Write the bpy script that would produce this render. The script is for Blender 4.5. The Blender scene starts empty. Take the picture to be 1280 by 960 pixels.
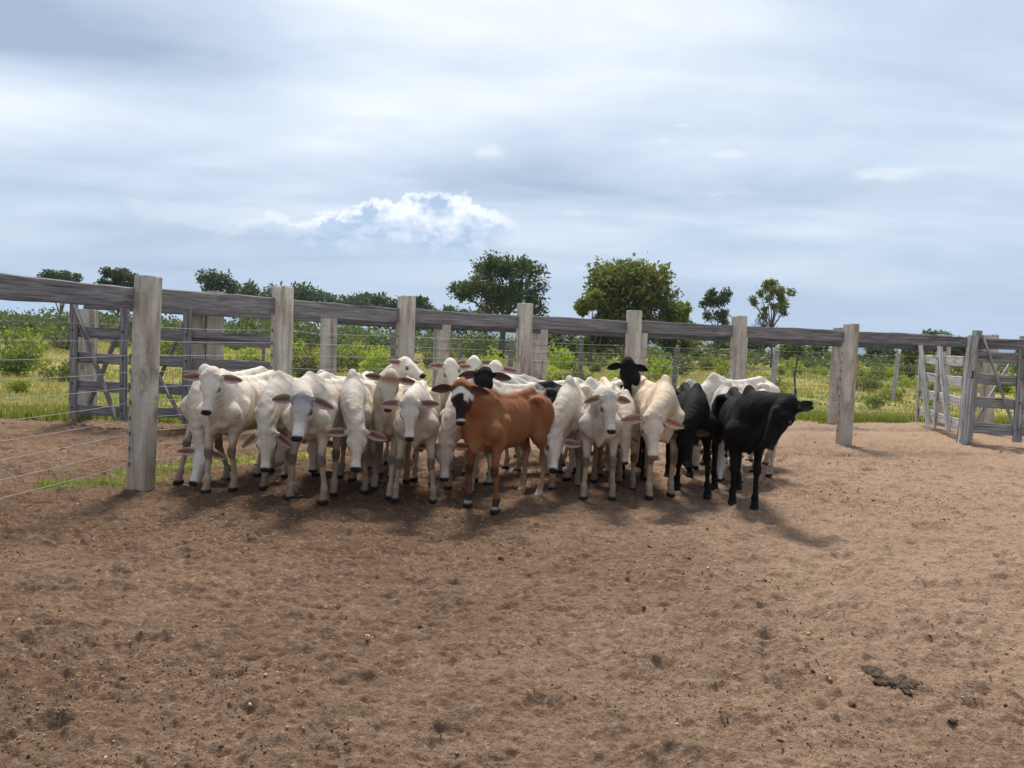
import bpy, bmesh, math, random
import numpy as np
from mathutils import Vector, Matrix
R = math.radians
sc = bpy.context.scene
COL = sc.collection
random.seed(11)
rng = np.random.default_rng(7)

# ------------------------------------------------------------------ camera
F_PX, PITCH, ROLL, EYE = 961.0, math.atan(52/961.0), R(2.2), 1.55
cam_d = bpy.data.cameras.new('camera')
cam_d.sensor_width = 36.0
cam_d.lens = 36.0*F_PX/1280.0
cam_d.clip_start, cam_d.clip_end = 0.05, 30000
cam = bpy.data.objects.new('camera', cam_d)
COL.objects.link(cam)
CAM_M = Matrix.Translation((0, 0, EYE)) @ Matrix.Rotation(math.pi/2-PITCH, 4, 'X') @ Matrix.Rotation(ROLL, 4, 'Z')
cam.matrix_world = CAM_M
sc.camera = cam

# ------------------------------------------------------------------ sun, sky, exposure
SUN_AZ, SUN_EL = R(-6), R(59)        # azimuth from +Y (view direction), positive to the right
sun_d = bpy.data.lights.new('sun', 'SUN')
sun_d.energy = 4.3
sun_d.angle = R(12)
sun_d.color = (1.0, 0.94, 0.85)
sun = bpy.data.objects.new('sun', sun_d)
COL.objects.link(sun)
sdir = Vector((math.sin(SUN_AZ)*math.cos(SUN_EL), math.cos(SUN_AZ)*math.cos(SUN_EL), math.sin(SUN_EL)))
sun.rotation_euler = sdir.to_track_quat('Z', 'Y').to_euler()
sun.location = sdir*50
sc.view_settings.view_transform = 'Standard'
sc.view_settings.look = 'None'
sc.view_settings.gamma = 1.0
sc.view_settings.exposure = 0.50
sc.cycles.max_bounces = 6
sc.cycles.transparent_max_bounces = 6
sc.cycles.volume_bounces = 0
sc.cycles.use_denoising = True

class NT:
    """small helper to write node trees"""
    def __init__(s, tree): s.t = tree
    def n(s, typ, **kw):
        nd = s.t.nodes.new(typ)
        ins = kw.pop('ins', {})
        for k, v in kw.items(): setattr(nd, k, v)
        for k, v in ins.items(): s.set(nd, k, v)
        return nd
    def set(s, nd, k, v):
        sock = nd.inputs[k]
        if isinstance(v, bpy.types.NodeSocket): s.t.links.new(v, sock)
        else: sock.default_value = v
    def math(s, op, a, b=None, c=None, clamp=False):
        nd = s.t.nodes.new('ShaderNodeMath'); nd.operation = op; nd.use_clamp = clamp
        s.set(nd, 0, a)
        if b is not None: s.set(nd, 1, b)
        if c is not None: s.set(nd, 2, c)
        return nd.outputs[0]
    def mix(s, fac, a, b, blend='MIX'):
        nd = s.t.nodes.new('ShaderNodeMix'); nd.data_type = 'RGBA'; nd.blend_type = blend
        s.set(nd, 0, fac)
        s.set(nd, 6, a if isinstance(a, bpy.types.NodeSocket) else (*a[:3], 1))
        s.set(nd, 7, b if isinstance(b, bpy.types.NodeSocket) else (*b[:3], 1))
        return nd.outputs[2]
    def noise(s, vec, scale, detail=4, rough=0.5, dist=0.0, out=0):
        nd = s.n('ShaderNodeTexNoise', ins={'Vector': vec, 'Scale': scale, 'Detail': detail, 'Roughness': rough, 'Distortion': dist})
        return nd.outputs[out]
    def ramp(s, v, lo, hi, smooth=True):
        nd = s.t.nodes.new('ShaderNodeMapRange'); nd.clamp = True
        if smooth: nd.interpolation_type = 'SMOOTHSTEP'
        s.set(nd, 0, v); s.set(nd, 1, lo); s.set(nd, 2, hi)
        return nd.outputs[0]
    def mapping(s, vec, scale=(1, 1, 1), loc=(0, 0, 0), rot=(0, 0, 0)):
        return s.n('ShaderNodeMapping', ins={'Vector': vec, 'Scale': scale, 'Location': loc, 'Rotation': rot}).outputs[0]

def make_world():
    w = bpy.data.worlds.new('World'); sc.world = w; w.use_nodes = True
    t = w.node_tree; t.nodes.clear(); N = NT(t)
    out = N.n('ShaderNodeOutputWorld'); bg = N.n('ShaderNodeBackground')
    t.links.new(bg.outputs[0], out.inputs[0])
    sky = N.n('ShaderNodeTexSky'); sky.sky_type = 'NISHITA'; sky.sun_disc = False
    sky.sun_elevation = SUN_EL; sky.sun_rotation = SUN_AZ
    sky.dust_density = 1.5; sky.air_density = 1.0; sky.ozone_density = 1.5
    bg.inputs[1].default_value = 0.100
    tc = N.n('ShaderNodeTexCoord').outputs['Generated']
    sp = N.n('ShaderNodeSeparateXYZ', ins={0: tc})
    x, y, z = sp.outputs
    az = N.math('ARCTAN2', x, y)                       # direction, radians
    el = N.math('ARCSINE', z)
    up = N.math('MAXIMUM', z, 0.0)
    den = N.math('ADD', up, 0.16)
    px = N.math('DIVIDE', x, den); py = N.math('DIVIDE', y, den)
    P = N.n('ShaderNodeCombineXYZ', ins={0: px, 1: py, 2: 0.0}).outputs[0]
    def blob(a, e, ra, re, amp, warp=None):
        da = N.math('DIVIDE', N.math('SUBTRACT', az, R(a)), R(ra))
        de = N.math('DIVIDE', N.math('SUBTRACT', el, R(e)), R(re))
        q = N.math('ADD', N.math('MULTIPLY', da, da), N.math('MULTIPLY', de, de))
        if warp is not None: q = N.math('ADD', q, warp)
        return N.math('MULTIPLY', N.math('POWER', 2.718, N.math('MULTIPLY', q, -1.0)), amp)
    AE = N.n('ShaderNodeCombineXYZ', ins={0: az, 1: el, 2: 0.3}).outputs[0]
    big = N.noise(N.mapping(P, scale=(0.55, 1.25, 1), rot=(0, 0, R(8))), 1.0, 5, 0.5, 0.35)
    mid = N.noise(N.mapping(P, scale=(1.1, 1.7, 1), loc=(3, 1, 0), rot=(0, 0, R(-6))), 1.0, 6, 0.55, 0.6)
    fine = N.noise(N.mapping(AE, scale=(9, 34, 1), rot=(0, 0, R(-4))), 1.0, 5, 0.6, 0.4)
    wisp = N.noise(N.mapping(AE, scale=(5, 16, 1), loc=(7.3, 2, 0)), 1.0, 3, 0.5, 0.2)
    # veil brightness: one value, 0 = grey-blue cloud base, 1 = bright thin cloud
    b = N.math('MULTIPLY', N.math('SUBTRACT', big, 0.5), 1.9)
    b = N.math('ADD', b, N.math('MULTIPLY', N.math('SUBTRACT', mid, 0.5), 1.0))
    b = N.math('ADD', b, N.math('MULTIPLY', N.math('SUBTRACT', fine, 0.5), 0.13))
    for args in ((-5, 22, 18, 7, .45), (-30, 14, 10, 2.4, .22), (-33, 21, 10, 4.5, -.15), (-29, 16.8, 13, 2.6, -.60), (-13, 15, 8, 4, .16),
                 (0, 12.3, 9, 2.0, -.22), (14, 11, 16, 1.8, -.25), (28, 22, 14, 5, -.05), (18, 21, 12, 4, .18),
                 (-24, 11.5, 10, 1.6, -.12), (30, 12, 12, 2.4, .10), (20, 6.8, 14, 1.3, .16), (-2, 6.5, 12, 1.6, .10), (-30, 7.5, 16, 2.5, -.10)):
        b = N.math('ADD', b, blob(*args))
    b = N.math('ADD', b, 0.50)
    b = N.math('MINIMUM', N.math('MAXIMUM', b, 0.0), 1.0)
    cr = N.n('ShaderNodeValToRGB', ins={0: b}); e = cr.color_ramp
    e.elements[0].position = 0.0; e.elements[0].color = (2.75, 3.4, 4.45, 1)
    e.elements[1].position = 1.0; e.elements[1].color = (7.1, 7.45, 7.85, 1)
    m = e.elements.new(0.5); m.color = (4.6, 5.35, 6.4, 1)
    cloud = cr.outputs[0]
    # lower band near the horizon: bluer air with thin streaks
    low = N.ramp(el, R(0.0), R(11.0))
    clear = N.mix(N.math('MULTIPLY', N.ramp(wisp, .45, .75), .35), (3.0, 3.85, 5.1), (4.5, 5.15, 6.05))
    cov = N.math('ADD', N.math('MULTIPLY', low, 0.72), 0.25)
    colr = N.mix(cov, clear, cloud)
    colr = N.mix(0.08, colr, sky.outputs[0])
    # the small heap cloud low in the middle
    nz = N.noise(N.mapping(AE, scale=(8, 19, 1), loc=(2.1, .75, 0)), 1.0, 9, 0.60, 0.2)
    nz2 = N.noise(N.mapping(AE, scale=(30, 60, 1), loc=(4, 1, 0)), 1.0, 7, 0.65, 0.1)
    def heap(a, e_, ra, re, lo, hi):
        base = blob(a, e_, ra, re, 1.0)
        v = N.math('ADD', base, N.math('MULTIPLY', N.math('SUBTRACT', nz, 0.5), 1.9))
        v = N.math('ADD', v, N.math('MULTIPLY', N.math('SUBTRACT', nz2, 0.5), 0.6))
        v = N.math('MULTIPLY', v, N.ramp(base, 0.12, 0.4))
        return N.ramp(v, lo, hi)
    h2 = heap(-19, 7.7, 10.0, 1.1, .50, .80)
    azd = N.math('MULTIPLY', az, 57.2958); eld = N.math('MULTIPLY', el, 57.2958)
    def gau(c, w, amp, pw):
        q = N.math('POWER', N.math('ABSOLUTE', N.math('DIVIDE', N.math('SUBTRACT', azd, c), w)), pw)
        return N.math('MULTIPLY', N.math('POWER', 2.718, N.math('MULTIPLY', q, -1.0)), amp)
    puff = N.noise(N.mapping(AE, scale=(21, 24, 1), loc=(2.1, .75, 0)), 1.0, 9, 0.62, 0.1)
    puff2 = N.noise(N.mapping(AE, scale=(12, 30, 1), loc=(5.1, 1.75, 0)), 1.0, 7, 0.6, 0.2)
    top = N.math('ADD', N.math('ADD', 6.6, gau(-5.6, 6.4, 3.7, 4)), gau(-15.5, 6.0, 1.9, 2))
    top = N.math('ADD', top, N.math('MULTIPLY', N.math('SUBTRACT', puff, .5), 5.5))
    tt = N.math('SUBTRACT', top, eld)                      # degrees below the ragged top
    base = N.math('ADD', eld, N.math('MULTIPLY', N.math('SUBTRACT', puff2, .5), 6.0))
    body = N.math('MULTIPLY', N.ramp(tt, 0.0, .30), N.ramp(base, 5.6, 8.0))
    body = N.math('MULTIPLY', body, N.math('MULTIPLY', gau(-8, 11.5, 1.0, 6), N.ramp(N.math('ADD', azd, N.math('MULTIPLY', N.math('SUBTRACT', puff2, .5), 9.0)), 1.8, -3.5)))
    inner = N.math('ADD', N.math('MULTIPLY', N.ramp(tt, .3, 1.3), .85), N.math('ADD', N.math('MULTIPLY', N.math('SUBTRACT', puff2, .50), 3.4), N.math('MULTIPLY', N.math('SUBTRACT', puff, .54), 4.0)))
    shade = N.mix(N.math('MAXIMUM', N.math('MINIMUM', inner, 1.0), 0.0), (7.6, 7.8, 8.1), (3.1, 4.2, 5.8))
    colr = N.mix(N.math('MULTIPLY', body, .90), colr, shade)
    colr = N.mix(N.math('MULTIPLY', h2, .35), colr, (6.4, 6.8, 7.2))
    for a, e_, ra, re in ((15.0, 13.6, 2.4, .5), (-2.6, 13.6, 2.2, .9), (25, 12.0, 5.5, .8), (15.5, 11.0, 4.5, .6), (4.5, 9.6, 3.0, .6), (10.3, 14.6, 1.2, .35), (11.5, 15.6, 1.2, .3)):
        colr = N.mix(N.math('MULTIPLY', heap(a, e_, ra, re, .62, 1.15), .75), colr, (6.4, 6.8, 7.2))
    # below the horizon: plain ground-ish light
    colr = N.mix(N.ramp(z, -0.02, 0.0), (1.6, 1.5, 1.3), colr)
    t.links.new(colr, bg.inputs[0])
    w.cycles.sampling_method = 'MANUAL'; w.cycles.sample_map_resolution = 512
make_world()

# ------------------------------------------------------------------ helpers
CI = CAM_M.inverted()
def ray(px, py):
    v = Vector(((px-640)/F_PX, -(py-480)/F_PX, -1.0))
    return (CAM_M.to_3x3() @ v)
def at_y(px, py, Y):                     # point on the sight line at world depth Y
    d = ray(px, py); k = Y/d.y
    return Vector((d.x*k, Y, EYE+d.z*k))
def on_ground(px, py, z=0.0):
    d = ray(px, py); k = (z-EYE)/d.z
    return Vector((d.x*k, d.y*k, z))

def link(o, parent=None):
    COL.objects.link(o)
    if parent is not None: o.parent = parent
    return o
def tag(o, label=None, cat=None, group=None, kind=None):
    if label: o['label'] = label
    if cat: o['category'] = cat
    if group: o['group'] = group
    if kind: o['kind'] = kind
    return o
def empty(name, loc=(0, 0, 0), rz=0.0):
    o = bpy.data.objects.new(name, None); o.empty_display_size = .2
    o.location = loc; o.rotation_euler = (0, 0, rz)
    return link(o)
def mesh_obj(name, V, Fc, mat, parent=None, smooth=False, colors=None):
    me = bpy.data.meshes.new(name)
    V = np.asarray(V, dtype=np.float32)
    if isinstance(Fc, np.ndarray):
        k = Fc.shape[1]
        me.vertices.add(len(V)); me.vertices.foreach_set('co', V.ravel())
        me.loops.add(Fc.size); me.loops.foreach_set('vertex_index', Fc.ravel().astype(np.int32))
        me.polygons.add(len(Fc)); me.polygons.foreach_set('loop_start', np.arange(0, Fc.size, k, dtype=np.int32))
        me.update(calc_edges=True)
    else:
        me.from_pydata([tuple(v) for v in V], [], Fc)
    if smooth: me.polygons.foreach_set('use_smooth', np.ones(len(me.polygons), dtype=bool))
    if colors is not None:
        ca = me.color_attributes.new('col', 'FLOAT_COLOR', 'POINT')
        c4 = np.ones((len(V), 4), dtype=np.float32); c4[:, :3] = colors
        ca.data.foreach_set('color', c4.ravel())
    me.validate()
    if mat is not None: me.materials.append(mat)
    o = bpy.data.objects.new(name, me)
    return link(o, parent)

def material(name, rough=0.9, spec=0.3):
    m = bpy.data.materials.new(name); m.use_nodes = True
    t = m.node_tree; N = NT(t); p = t.nodes['Principled BSDF']
    p.inputs['Roughness'].default_value = rough
    p.inputs['Specular IOR Level'].default_value = spec
    return m, N, p
def bump(N, p, h, strength, dist):
    b = N.n('ShaderNodeBump', ins={'Height': h, 'Strength': strength, 'Distance': dist})
    N.t.links.new(b.outputs[0], p.inputs['Normal'])

def hashf(ix, iy, s):
    h = (ix.astype(np.int64)*374761393 + iy.astype(np.int64)*668265263 + s*1274126177) & 0xFFFFFFFF
    h = ((h ^ (h >> 13))*1274126177) & 0xFFFFFFFF
    h = (h ^ (h >> 16)) & 0xFFFFFF
    return h/float(0xFFFFFF)
def vnoise(x, y, s=0):
    ix = np.floor(x); iy = np.floor(y); fx = x-ix; fy = y-iy
    fx = fx*fx*fx*(fx*(fx*6-15)+10); fy = fy*fy*fy*(fy*(fy*6-15)+10)
    a = hashf(ix, iy, s); b = hashf(ix+1, iy, s); c = hashf(ix, iy+1, s); d = hashf(ix+1, iy+1, s)
    return (a*(1-fx)+b*fx)*(1-fy)+(c*(1-fx)+d*fx)*fy-0.5
def fbm(x, y, s=0, octv=4, g=0.5):
    r = 0; a = 1.0
    for k in range(octv):
        r = r+a*vnoise(x*2**k+17.3*k, y*2**k-9.1*k, s+k); a *= g
    return r

# ------------------------------------------------------------------ plan of the yard (metres)
FRONT = [(-3.62, 3.1), (-3.80, 5.1), (-3.58, 7.42), (-2.80, 9.3), (-1.50, 10.7), (.157, 11.7), (1.895, 12.2), (3.71, 12.7), (5.80, 13.3), (8.22, 14.0)]
OUTER = [(-30, 11.6), (-12.5, 11.7), (-6.75, 12.3), (-5.0, 12.45), (-3.15, 13.1), (-1.3, 14.0), (.5, 14.8), (2.55, 15.6), (4.85, 16.5), (7.35, 17.4), (10.1, 18.1), (14, 18.6), (40, 21)]
def poly_y(x, pts):
    xs = np.array([p[0] for p in pts]); ys = np.array([p[1] for p in pts])
    return np.interp(x, xs, ys)
def seg_dist(x, y, a, b):
    ax, ay = a; bx, by = b; dx, dy = bx-ax, by-ay
    t = np.clip(((x-ax)*dx+(y-ay)*dy)/(dx*dx+dy*dy), 0, 1)
    return np.hypot(x-ax-t*dx, y-ay-t*dy)
def grass_mask(x, y):
    lim = poly_y(x, OUTER)+0.35+0.5*fbm(x*.8, y*.8, 5, 3)
    g = np.clip((y-lim)/0.5+.5, 0, 1)
    back = np.clip((-y-14)/3, 0, 1)                       # land behind the camera
    side = np.clip((np.abs(x)-26)/4, 0, 1)
    g = np.maximum(g, np.maximum(back, side))
    for a, b, r in (((-4.3, 7.45), (-3.7, 7.8), .20), ((-3.95, 8.2), (-3.2, 9.2), .26), ((-3.2, 9.2), (-2.5, 10.2), .26)):
        d = seg_dist(x, y, a, b)+.25*fbm(x*2.2, y*2.2, 8, 3)
        g = np.maximum(g, .85*np.clip((r-d)/.2+.5, 0, 1))
    return g

# ------------------------------------------------------------------ ground
def ridge(x, y, s):
    n = fbm(x, y, s, 3, .55); return .5-np.abs(n)*2

def ground_height(x, y):
    r = np.hypot(x, y)
    near = np.clip((24-r)/6, 0, 1)
    h = 0.030*fbm(x*1.1, y*1.1, 1, 3)
    h = h+near*(0.034*fbm(x*3.2, y*4.5, 20, 3)+0.018*ridge(x*2.4, y*3.4, 36)+0.024*ridge(x*5, y*9, 33)+0.017*fbm(x*18, y*30, 30, 4, .68))
    ch = fbm(x*.55, y*.55, 60, 2)
    # trampled hoof marks: cratered ellipses with a raised rim
    for cell, dep, rad, seed, prob in ((.44, .030, .110, 41, .75), (.27, .009, .065, 42, .5)):
        cx = np.floor(x/cell); cy = np.floor(y/cell); add = np.zeros_like(x)
        for i in (-1, 0, 1):
            for j in (-1, 0, 1):
                gx = cx+i; gy = cy+j
                a = hashf(gx, gy, seed); b = hashf(gx, gy, seed+100); c = hashf(gx, gy, seed+200); e = hashf(gx, gy, seed+300)
                th = c*3.14; dx = x-(gx+a)*cell; dy = y-(gy+b)*cell
                u = dx*np.cos(th)+dy*np.sin(th); v = -dx*np.sin(th)+dy*np.cos(th)
                rr = rad*(.65+.7*e)
                d = np.sqrt((u/rr)**2+(v/(rr*.68))**2)
                on = (hashf(gx, gy, seed+400) < prob)
                prof = -np.exp(-(d*1.1)**2.4)+.55*np.exp(-((d-1.35)/.32)**2)*(.4+1.2*hashf(gx, gy, seed+500))
                add = add+np.where(on & (d < 3), prof, 0)*(.5+.8*e)
        h = h+near*dep*add
    # small clods
    for cell, hh, seed, prob in ((.105, .012, 71, .25), (.05, .009, 72, .40)):
        cx = np.floor(x/cell); cy = np.floor(y/cell); add = np.zeros_like(x)
        for i in (-1, 0, 1):
            for j in (-1, 0, 1):
                gx = cx+i; gy = cy+j
                a = hashf(gx, gy, seed); b = hashf(gx, gy, seed+100); e = hashf(gx, gy, seed+300)
                d = np.hypot(x-(gx+a)*cell, y-(gy+b)*cell)/(cell*(.16+.22*e))
                add = np.maximum(add, np.where(hashf(gx, gy, seed+400) < prob*(1+1.2*ch), np.clip(1-d*d, 0, 1)**.6*(.4+e), 0))
        h = h+near*hh*add
    return h-0.012

def make_ground():
    th = np.concatenate([np.radians(np.linspace(-52, 52, 980)), np.radians(np.linspace(52, 308, 90))[1:-1]])
    r1 = np.geomspace(1.5, 13.5, 860); r2 = np.geomspace(13.5, 60, 190)[1:]; r3 = np.geomspace(60, 9000, 60)[1:]
    rr = np.concatenate([[.35, .8, 1.2], r1, r2, r3])
    T, Rr = np.meshgrid(th, rr)
    x = (Rr*np.sin(T)).ravel(); y = (Rr*np.cos(T)).ravel()
    z = ground_height(x, y)
    nT, nR = len(th), len(rr)
    V = np.stack([x, y, z], 1)
    V = np.vstack([V, [[0, 0, -.01]]])
    i = np.arange(nR-1)[:, None]; j = np.arange(nT)[None, :]; j2 = (j+1) % nT
    Q = np.stack([i*nT+j, i*nT+j2, (i+1)*nT+j2, (i+1)*nT+j], -1).reshape(-1, 4)[:, ::-1]
    g = grass_mask(x, y)
    g = np.append(g, 0)
    tone_noise = np.clip(.5+1.1*fbm(V[:, 0]*.33+3, V[:, 1]*.33, 90, 3), 0, 1)
    # trodden sand, toned darker round the herd and to the left, paler to the right
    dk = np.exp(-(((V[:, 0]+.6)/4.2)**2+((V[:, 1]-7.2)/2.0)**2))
    dry = np.clip((V[:, 0]+.35*V[:, 1]-2.0)/5+.25, 0, 1)  # plain tone gradient, paler towards the right
    tone = np.clip(.42*tone_noise+.66*dry-.34*dk+.05, 0, 1)
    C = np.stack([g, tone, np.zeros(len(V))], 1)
    # the small disc under the camera: quads made of fan triangles taken two at a time
    k = np.arange(0, nT, 2); c0 = nR*nT
    fan = np.stack([np.full(len(k), c0), (k+2) % nT, (k+1) % nT, k], 1)
    Q = np.vstack([Q, fan])
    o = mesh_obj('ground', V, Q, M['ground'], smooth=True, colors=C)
    tag(o, 'brown trampled sandy corral floor running out into green and yellow pasture', None, None, 'structure')

M = {}
def mat_ground():
    m, N, p = material('sand_and_pasture', 0.95, 0.15)
    g = N.n('ShaderNodeNewGeometry').outputs['Position']
    at = N.n('ShaderNodeAttribute', attribute_name='col')
    sp = N.n('ShaderNodeSeparateColor', ins={0: at.outputs['Color']})
    gm, tone = sp.outputs[0], sp.outputs[1]
    n1 = N.noise(g, 1.3, 5, .6); n2 = N.noise(g, 9, 6, .65); n3 = N.noise(g, 85, 4, .7); n4 = N.noise(g, 300, 3, .7)
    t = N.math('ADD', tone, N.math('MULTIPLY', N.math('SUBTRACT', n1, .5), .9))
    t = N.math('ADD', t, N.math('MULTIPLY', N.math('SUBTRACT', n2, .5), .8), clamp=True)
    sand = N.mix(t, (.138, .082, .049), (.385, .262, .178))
    grain = N.math('ADD', N.math('MULTIPLY', n3, .9), N.math('MULTIPLY', n4, .9))
    sand = N.mix(N.ramp(grain, .72, 1.02), N.mix(.45, sand, (.10, .058, .036)), sand)
    mott = N.noise(g, 26, 5, .7, .3)
    sand = N.mix(N.math('MULTIPLY', N.ramp(mott, .52, .68), .30), sand, (.125, .070, .042))
    sand = N.mix(N.math('MULTIPLY', N.ramp(mott, .46, .34), .35), sand, (.56, .375, .245))
    # broken dung and bark crumbs trodden into the sand
    cr = N.noise(N.mapping(g, scale=(1, 1, .3)), 75, 3, .8, .6)
    crumbs = N.math('MULTIPLY', N.ramp(cr, .585, .66), N.ramp(n2, .42, .6))
    straw = N.ramp(N.noise(N.mapping(g, scale=(60, 18, 1), rot=(0, 0, .7)), 1.0, 2, .6, 1.0), .72, .78)
    sand = N.mix(N.math('MULTIPLY', straw, .35), sand, (.55, .42, .28))
    # pasture
    f1 = N.noise(g, .09, 4, .55, .4); f2 = N.noise(g, .8, 5, .6)
    yl = N.ramp(N.math('ADD', N.math('MULTIPLY', f1, .8), N.math('MULTIPLY', f2, .35)), .46, .62)
    grass = N.mix(yl, (.14, .16, .035), (.38, .32, .105))
    gr2 = N.noise(g, 14, 4, .7)
    grass = N.mix(N.ramp(gr2, .35, .65), N.mix(.45, grass, (.03, .045, .012)), grass)
    far = N.ramp(N.n('ShaderNodeVectorMath', operation='LENGTH', ins={0: g}).outputs['Value'], 70, 260)
    grass = N.mix(far, grass, (.05, .085, .03))
    gm2 = N.ramp(N.math('ADD', gm, N.math('MULTIPLY', N.math('SUBTRACT', n2, .5), .9)), .35, .65)
    N.t.links.new(N.mix(gm2, sand, grass), p.inputs['Base Color'])
    h = N.math('ADD', N.math('MULTIPLY', N.noise(g, 60, 5, .7), 1.0), N.math('MULTIPLY', N.noise(g, 150, 3, .6), .30))
    h = N.math('ADD', h, N.math('MULTIPLY', N.noise(g, 22, 4, .6), 1.3))
    bump(N, p, h, 1.0, 0.024)
    return m
M['ground'] = mat_ground()

def mat_wood(name, base, dark, sc_=1.0):
    m, N, p = material(name, .88, .2)
    o = N.n('ShaderNodeTexCoord').outputs['Object']
    rnd = N.n('ShaderNodeObjectInfo').outputs['Random']
    off = N.n('ShaderNodeCombineXYZ', ins={0: N.math('MULTIPLY', rnd, 37.0), 1: N.math('MULTIPLY', rnd, 11.0), 2: 0.0}).outputs[0]
    v = N.n('ShaderNodeVectorMath', operation='ADD', ins={0: o, 1: off}).outputs[0]
    gr = N.noise(N.mapping(v, scale=(2.2, 60, 60)), 1.0, 6, .65, .5)
    gr2 = N.noise(N.mapping(v, scale=(1.0, 14, 14)), 1.0, 4, .6, .8)
    bl = N.noise(v, 3.0, 4, .6)
    c = N.mix(N.ramp(gr, .35, .68), dark, base)
    c = N.mix(N.math('MULTIPLY', N.ramp(gr2, .5, .75), .6), c, tuple(b*1.5 for b in base))
    c = N.mix(N.math('MULTIPLY', N.ramp(bl, .55, .8), .6), c, (.10, .065, .05))
    cr = N.ramp(N.noise(N.mapping(v, scale=(.8, 34, 34)), 1.0, 3, .5, .3), .63, .67)
    c = N.mix(N.math('MULTIPLY', cr, .8), c, (.02, .018, .018))
    N.t.links.new(c, p.inputs['Base Color'])
    bump(N, p, N.math('SUBTRACT', gr, N.math('MULTIPLY', cr, 1.5)), .7, .006)
    return m
M['wood'] = mat_wood('weathered_grey_timber', (.26, .25, .25), (.11, .102, .104))
M['wood_mid'] = mat_wood('silvered_timber', (.42, .41, .40), (.19, .185, .18))
M['wood_pale'] = mat_wood('sun_bleached_timber', (.50, .49, .47), (.24, .23, .22))
M['wood_dark'] = mat_wood('old_dark_timber', (.14, .132, .140), (.05, .047, .05))

def mat_concrete():
    m, N, p = material('stained_concrete', .9, .2)
    o = N.n('ShaderNodeTexCoord').outputs['Object']
    rnd = N.n('ShaderNodeObjectInfo').outputs['Random']
    off = N.n('ShaderNodeCombineXYZ', ins={0: N.math('MULTIPLY', rnd, 37.0), 1: N.math('MULTIPLY', rnd, 11.0), 2: N.math('MULTIPLY', rnd, 5.0)}).outputs[0]
    v = N.n('ShaderNodeVectorMath', operation='ADD', ins={0: o, 1: off}).outputs[0]
    z = N.n('ShaderNodeSeparateXYZ', ins={0: o}).outputs[2]
    n1 = N.noise(N.mapping(v, scale=(6, 6, 1.5)), 1.0, 5, .6, .4); n2 = N.noise(v, 22, 5, .65); n3 = N.noise(v, 120, 3, .7)
    c = N.mix(N.ramp(n1, .35, .7), (.41, .37, .31), (.62, .575, .50))
    c = N.mix(N.math('MULTIPLY', N.ramp(n2, .5, .72), .5), c, (.30, .25, .20))
    st = N.noise(N.mapping(v, scale=(9, 9, .9)), 1.0, 5, .65, .6)
    c = N.mix(N.math('MULTIPLY', N.ramp(st, .50, .70), .75), c, (.20, .145, .10))
    n5 = N.noise(N.mapping(v, scale=(3.5, 3.5, 2.2)), 1.0, 4, .6)
    band = N.math('MULTIPLY', N.ramp(N.math('ABSOLUTE', N.math('SUBTRACT', z, .95)), .75, .05), N.ramp(n5, .5, .72))
    c = N.mix(N.math('MULTIPLY', band, .75), c, (.13, .085, .06))
    foot = N.math('MULTIPLY', N.ramp(z, .55, .0), .55)
    c = N.mix(foot, c, (.36, .27, .20))
    pit = N.ramp(N.n('ShaderNodeTexVoronoi', ins={'Vector': v, 'Scale': 26.0}).outputs['Distance'], .15, .08)
    c = N.mix(N.math('MULTIPLY', pit, .7), c, (.10, .08, .07))
    N.t.links.new(c, p.inputs['Base Color'])
    h = N.math('SUBTRACT', N.math('ADD', n2, N.math('MULTIPLY', n3, .5)), pit)
    bump(N, p, h, .55, .006)
    return m
M['concrete'] = mat_concrete()
m, N, p = material('galvanised_wire', .45, .5)
p.inputs['Base Color'].default_value = (.30, .30, .29, 1); p.inputs['Metallic'].default_value = .6
M['wire'] = m
m, N, p = material('dull_rusting_wire', .7, .3)
p.inputs['Base Color'].default_value = (.14, .12, .11, 1)
M['wire_dull'] = m
m, N, p = material('dark_rusty_iron', .7, .4)
p.inputs['Base Color'].default_value = (.035, .028, .025, 1)
M['iron'] = m

def mat_leaf(name, c1, c2, trans=.35, var=.25):
    m, N, p = material(name, .62, .35)
    at = N.n('ShaderNodeAttribute', attribute_name='col')
    rnd = N.n('ShaderNodeObjectInfo').outputs['Random']
    f = N.n('ShaderNodeSeparateColor', ins={0: at.outputs['Color']}).outputs[0]
    c = N.mix(f, c1, c2)
    hs = N.n('ShaderNodeHueSaturation', ins={'Hue': N.math('ADD', N.math('MULTIPLY', N.math('SUBTRACT', rnd, .5), .05), .5),
        'Value': N.math('ADD', N.math('MULTIPLY', rnd, var*2), 1-var), 'Color': c})
    N.t.links.new(hs.outputs[0], p.inputs['Base Color'])
    tr = N.n('ShaderNodeBsdfTranslucent', ins={'Color': N.mix(.35, hs.outputs[0], (.30, .38, .03))})
    mx = N.n('ShaderNodeMixShader', ins={0: trans, 1: p.outputs[0], 2: tr.outputs[0]})
    N.t.links.new(mx.outputs[0], N.t.nodes['Material Output'].inputs[0])
    return m
M['leaf_bright'] = mat_leaf('bright_shrub_leaves', (.13, .17, .018), (.40, .44, .035), .5)
M['leaf_mid'] = mat_leaf('mid_shrub_leaves', (.060, .085, .022), (.19, .22, .040), .38)
M['leaf_olive'] = mat_leaf('olive_shrub_leaves', (.05, .055, .028), (.13, .125, .055), .2)
M['leaf_far'] = mat_leaf('far_scrub_leaves', (.030, .050, .018), (.11, .135, .032), .25)
M['leaf_dark'] = mat_leaf('dark_tree_leaves', (.022, .040, .012), (.06, .085, .020), .2)
M['leaf_tree'] = mat_leaf('olive_green_tree_leaves', (.055, .085, .014), (.20, .225, .030), .4)
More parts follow.
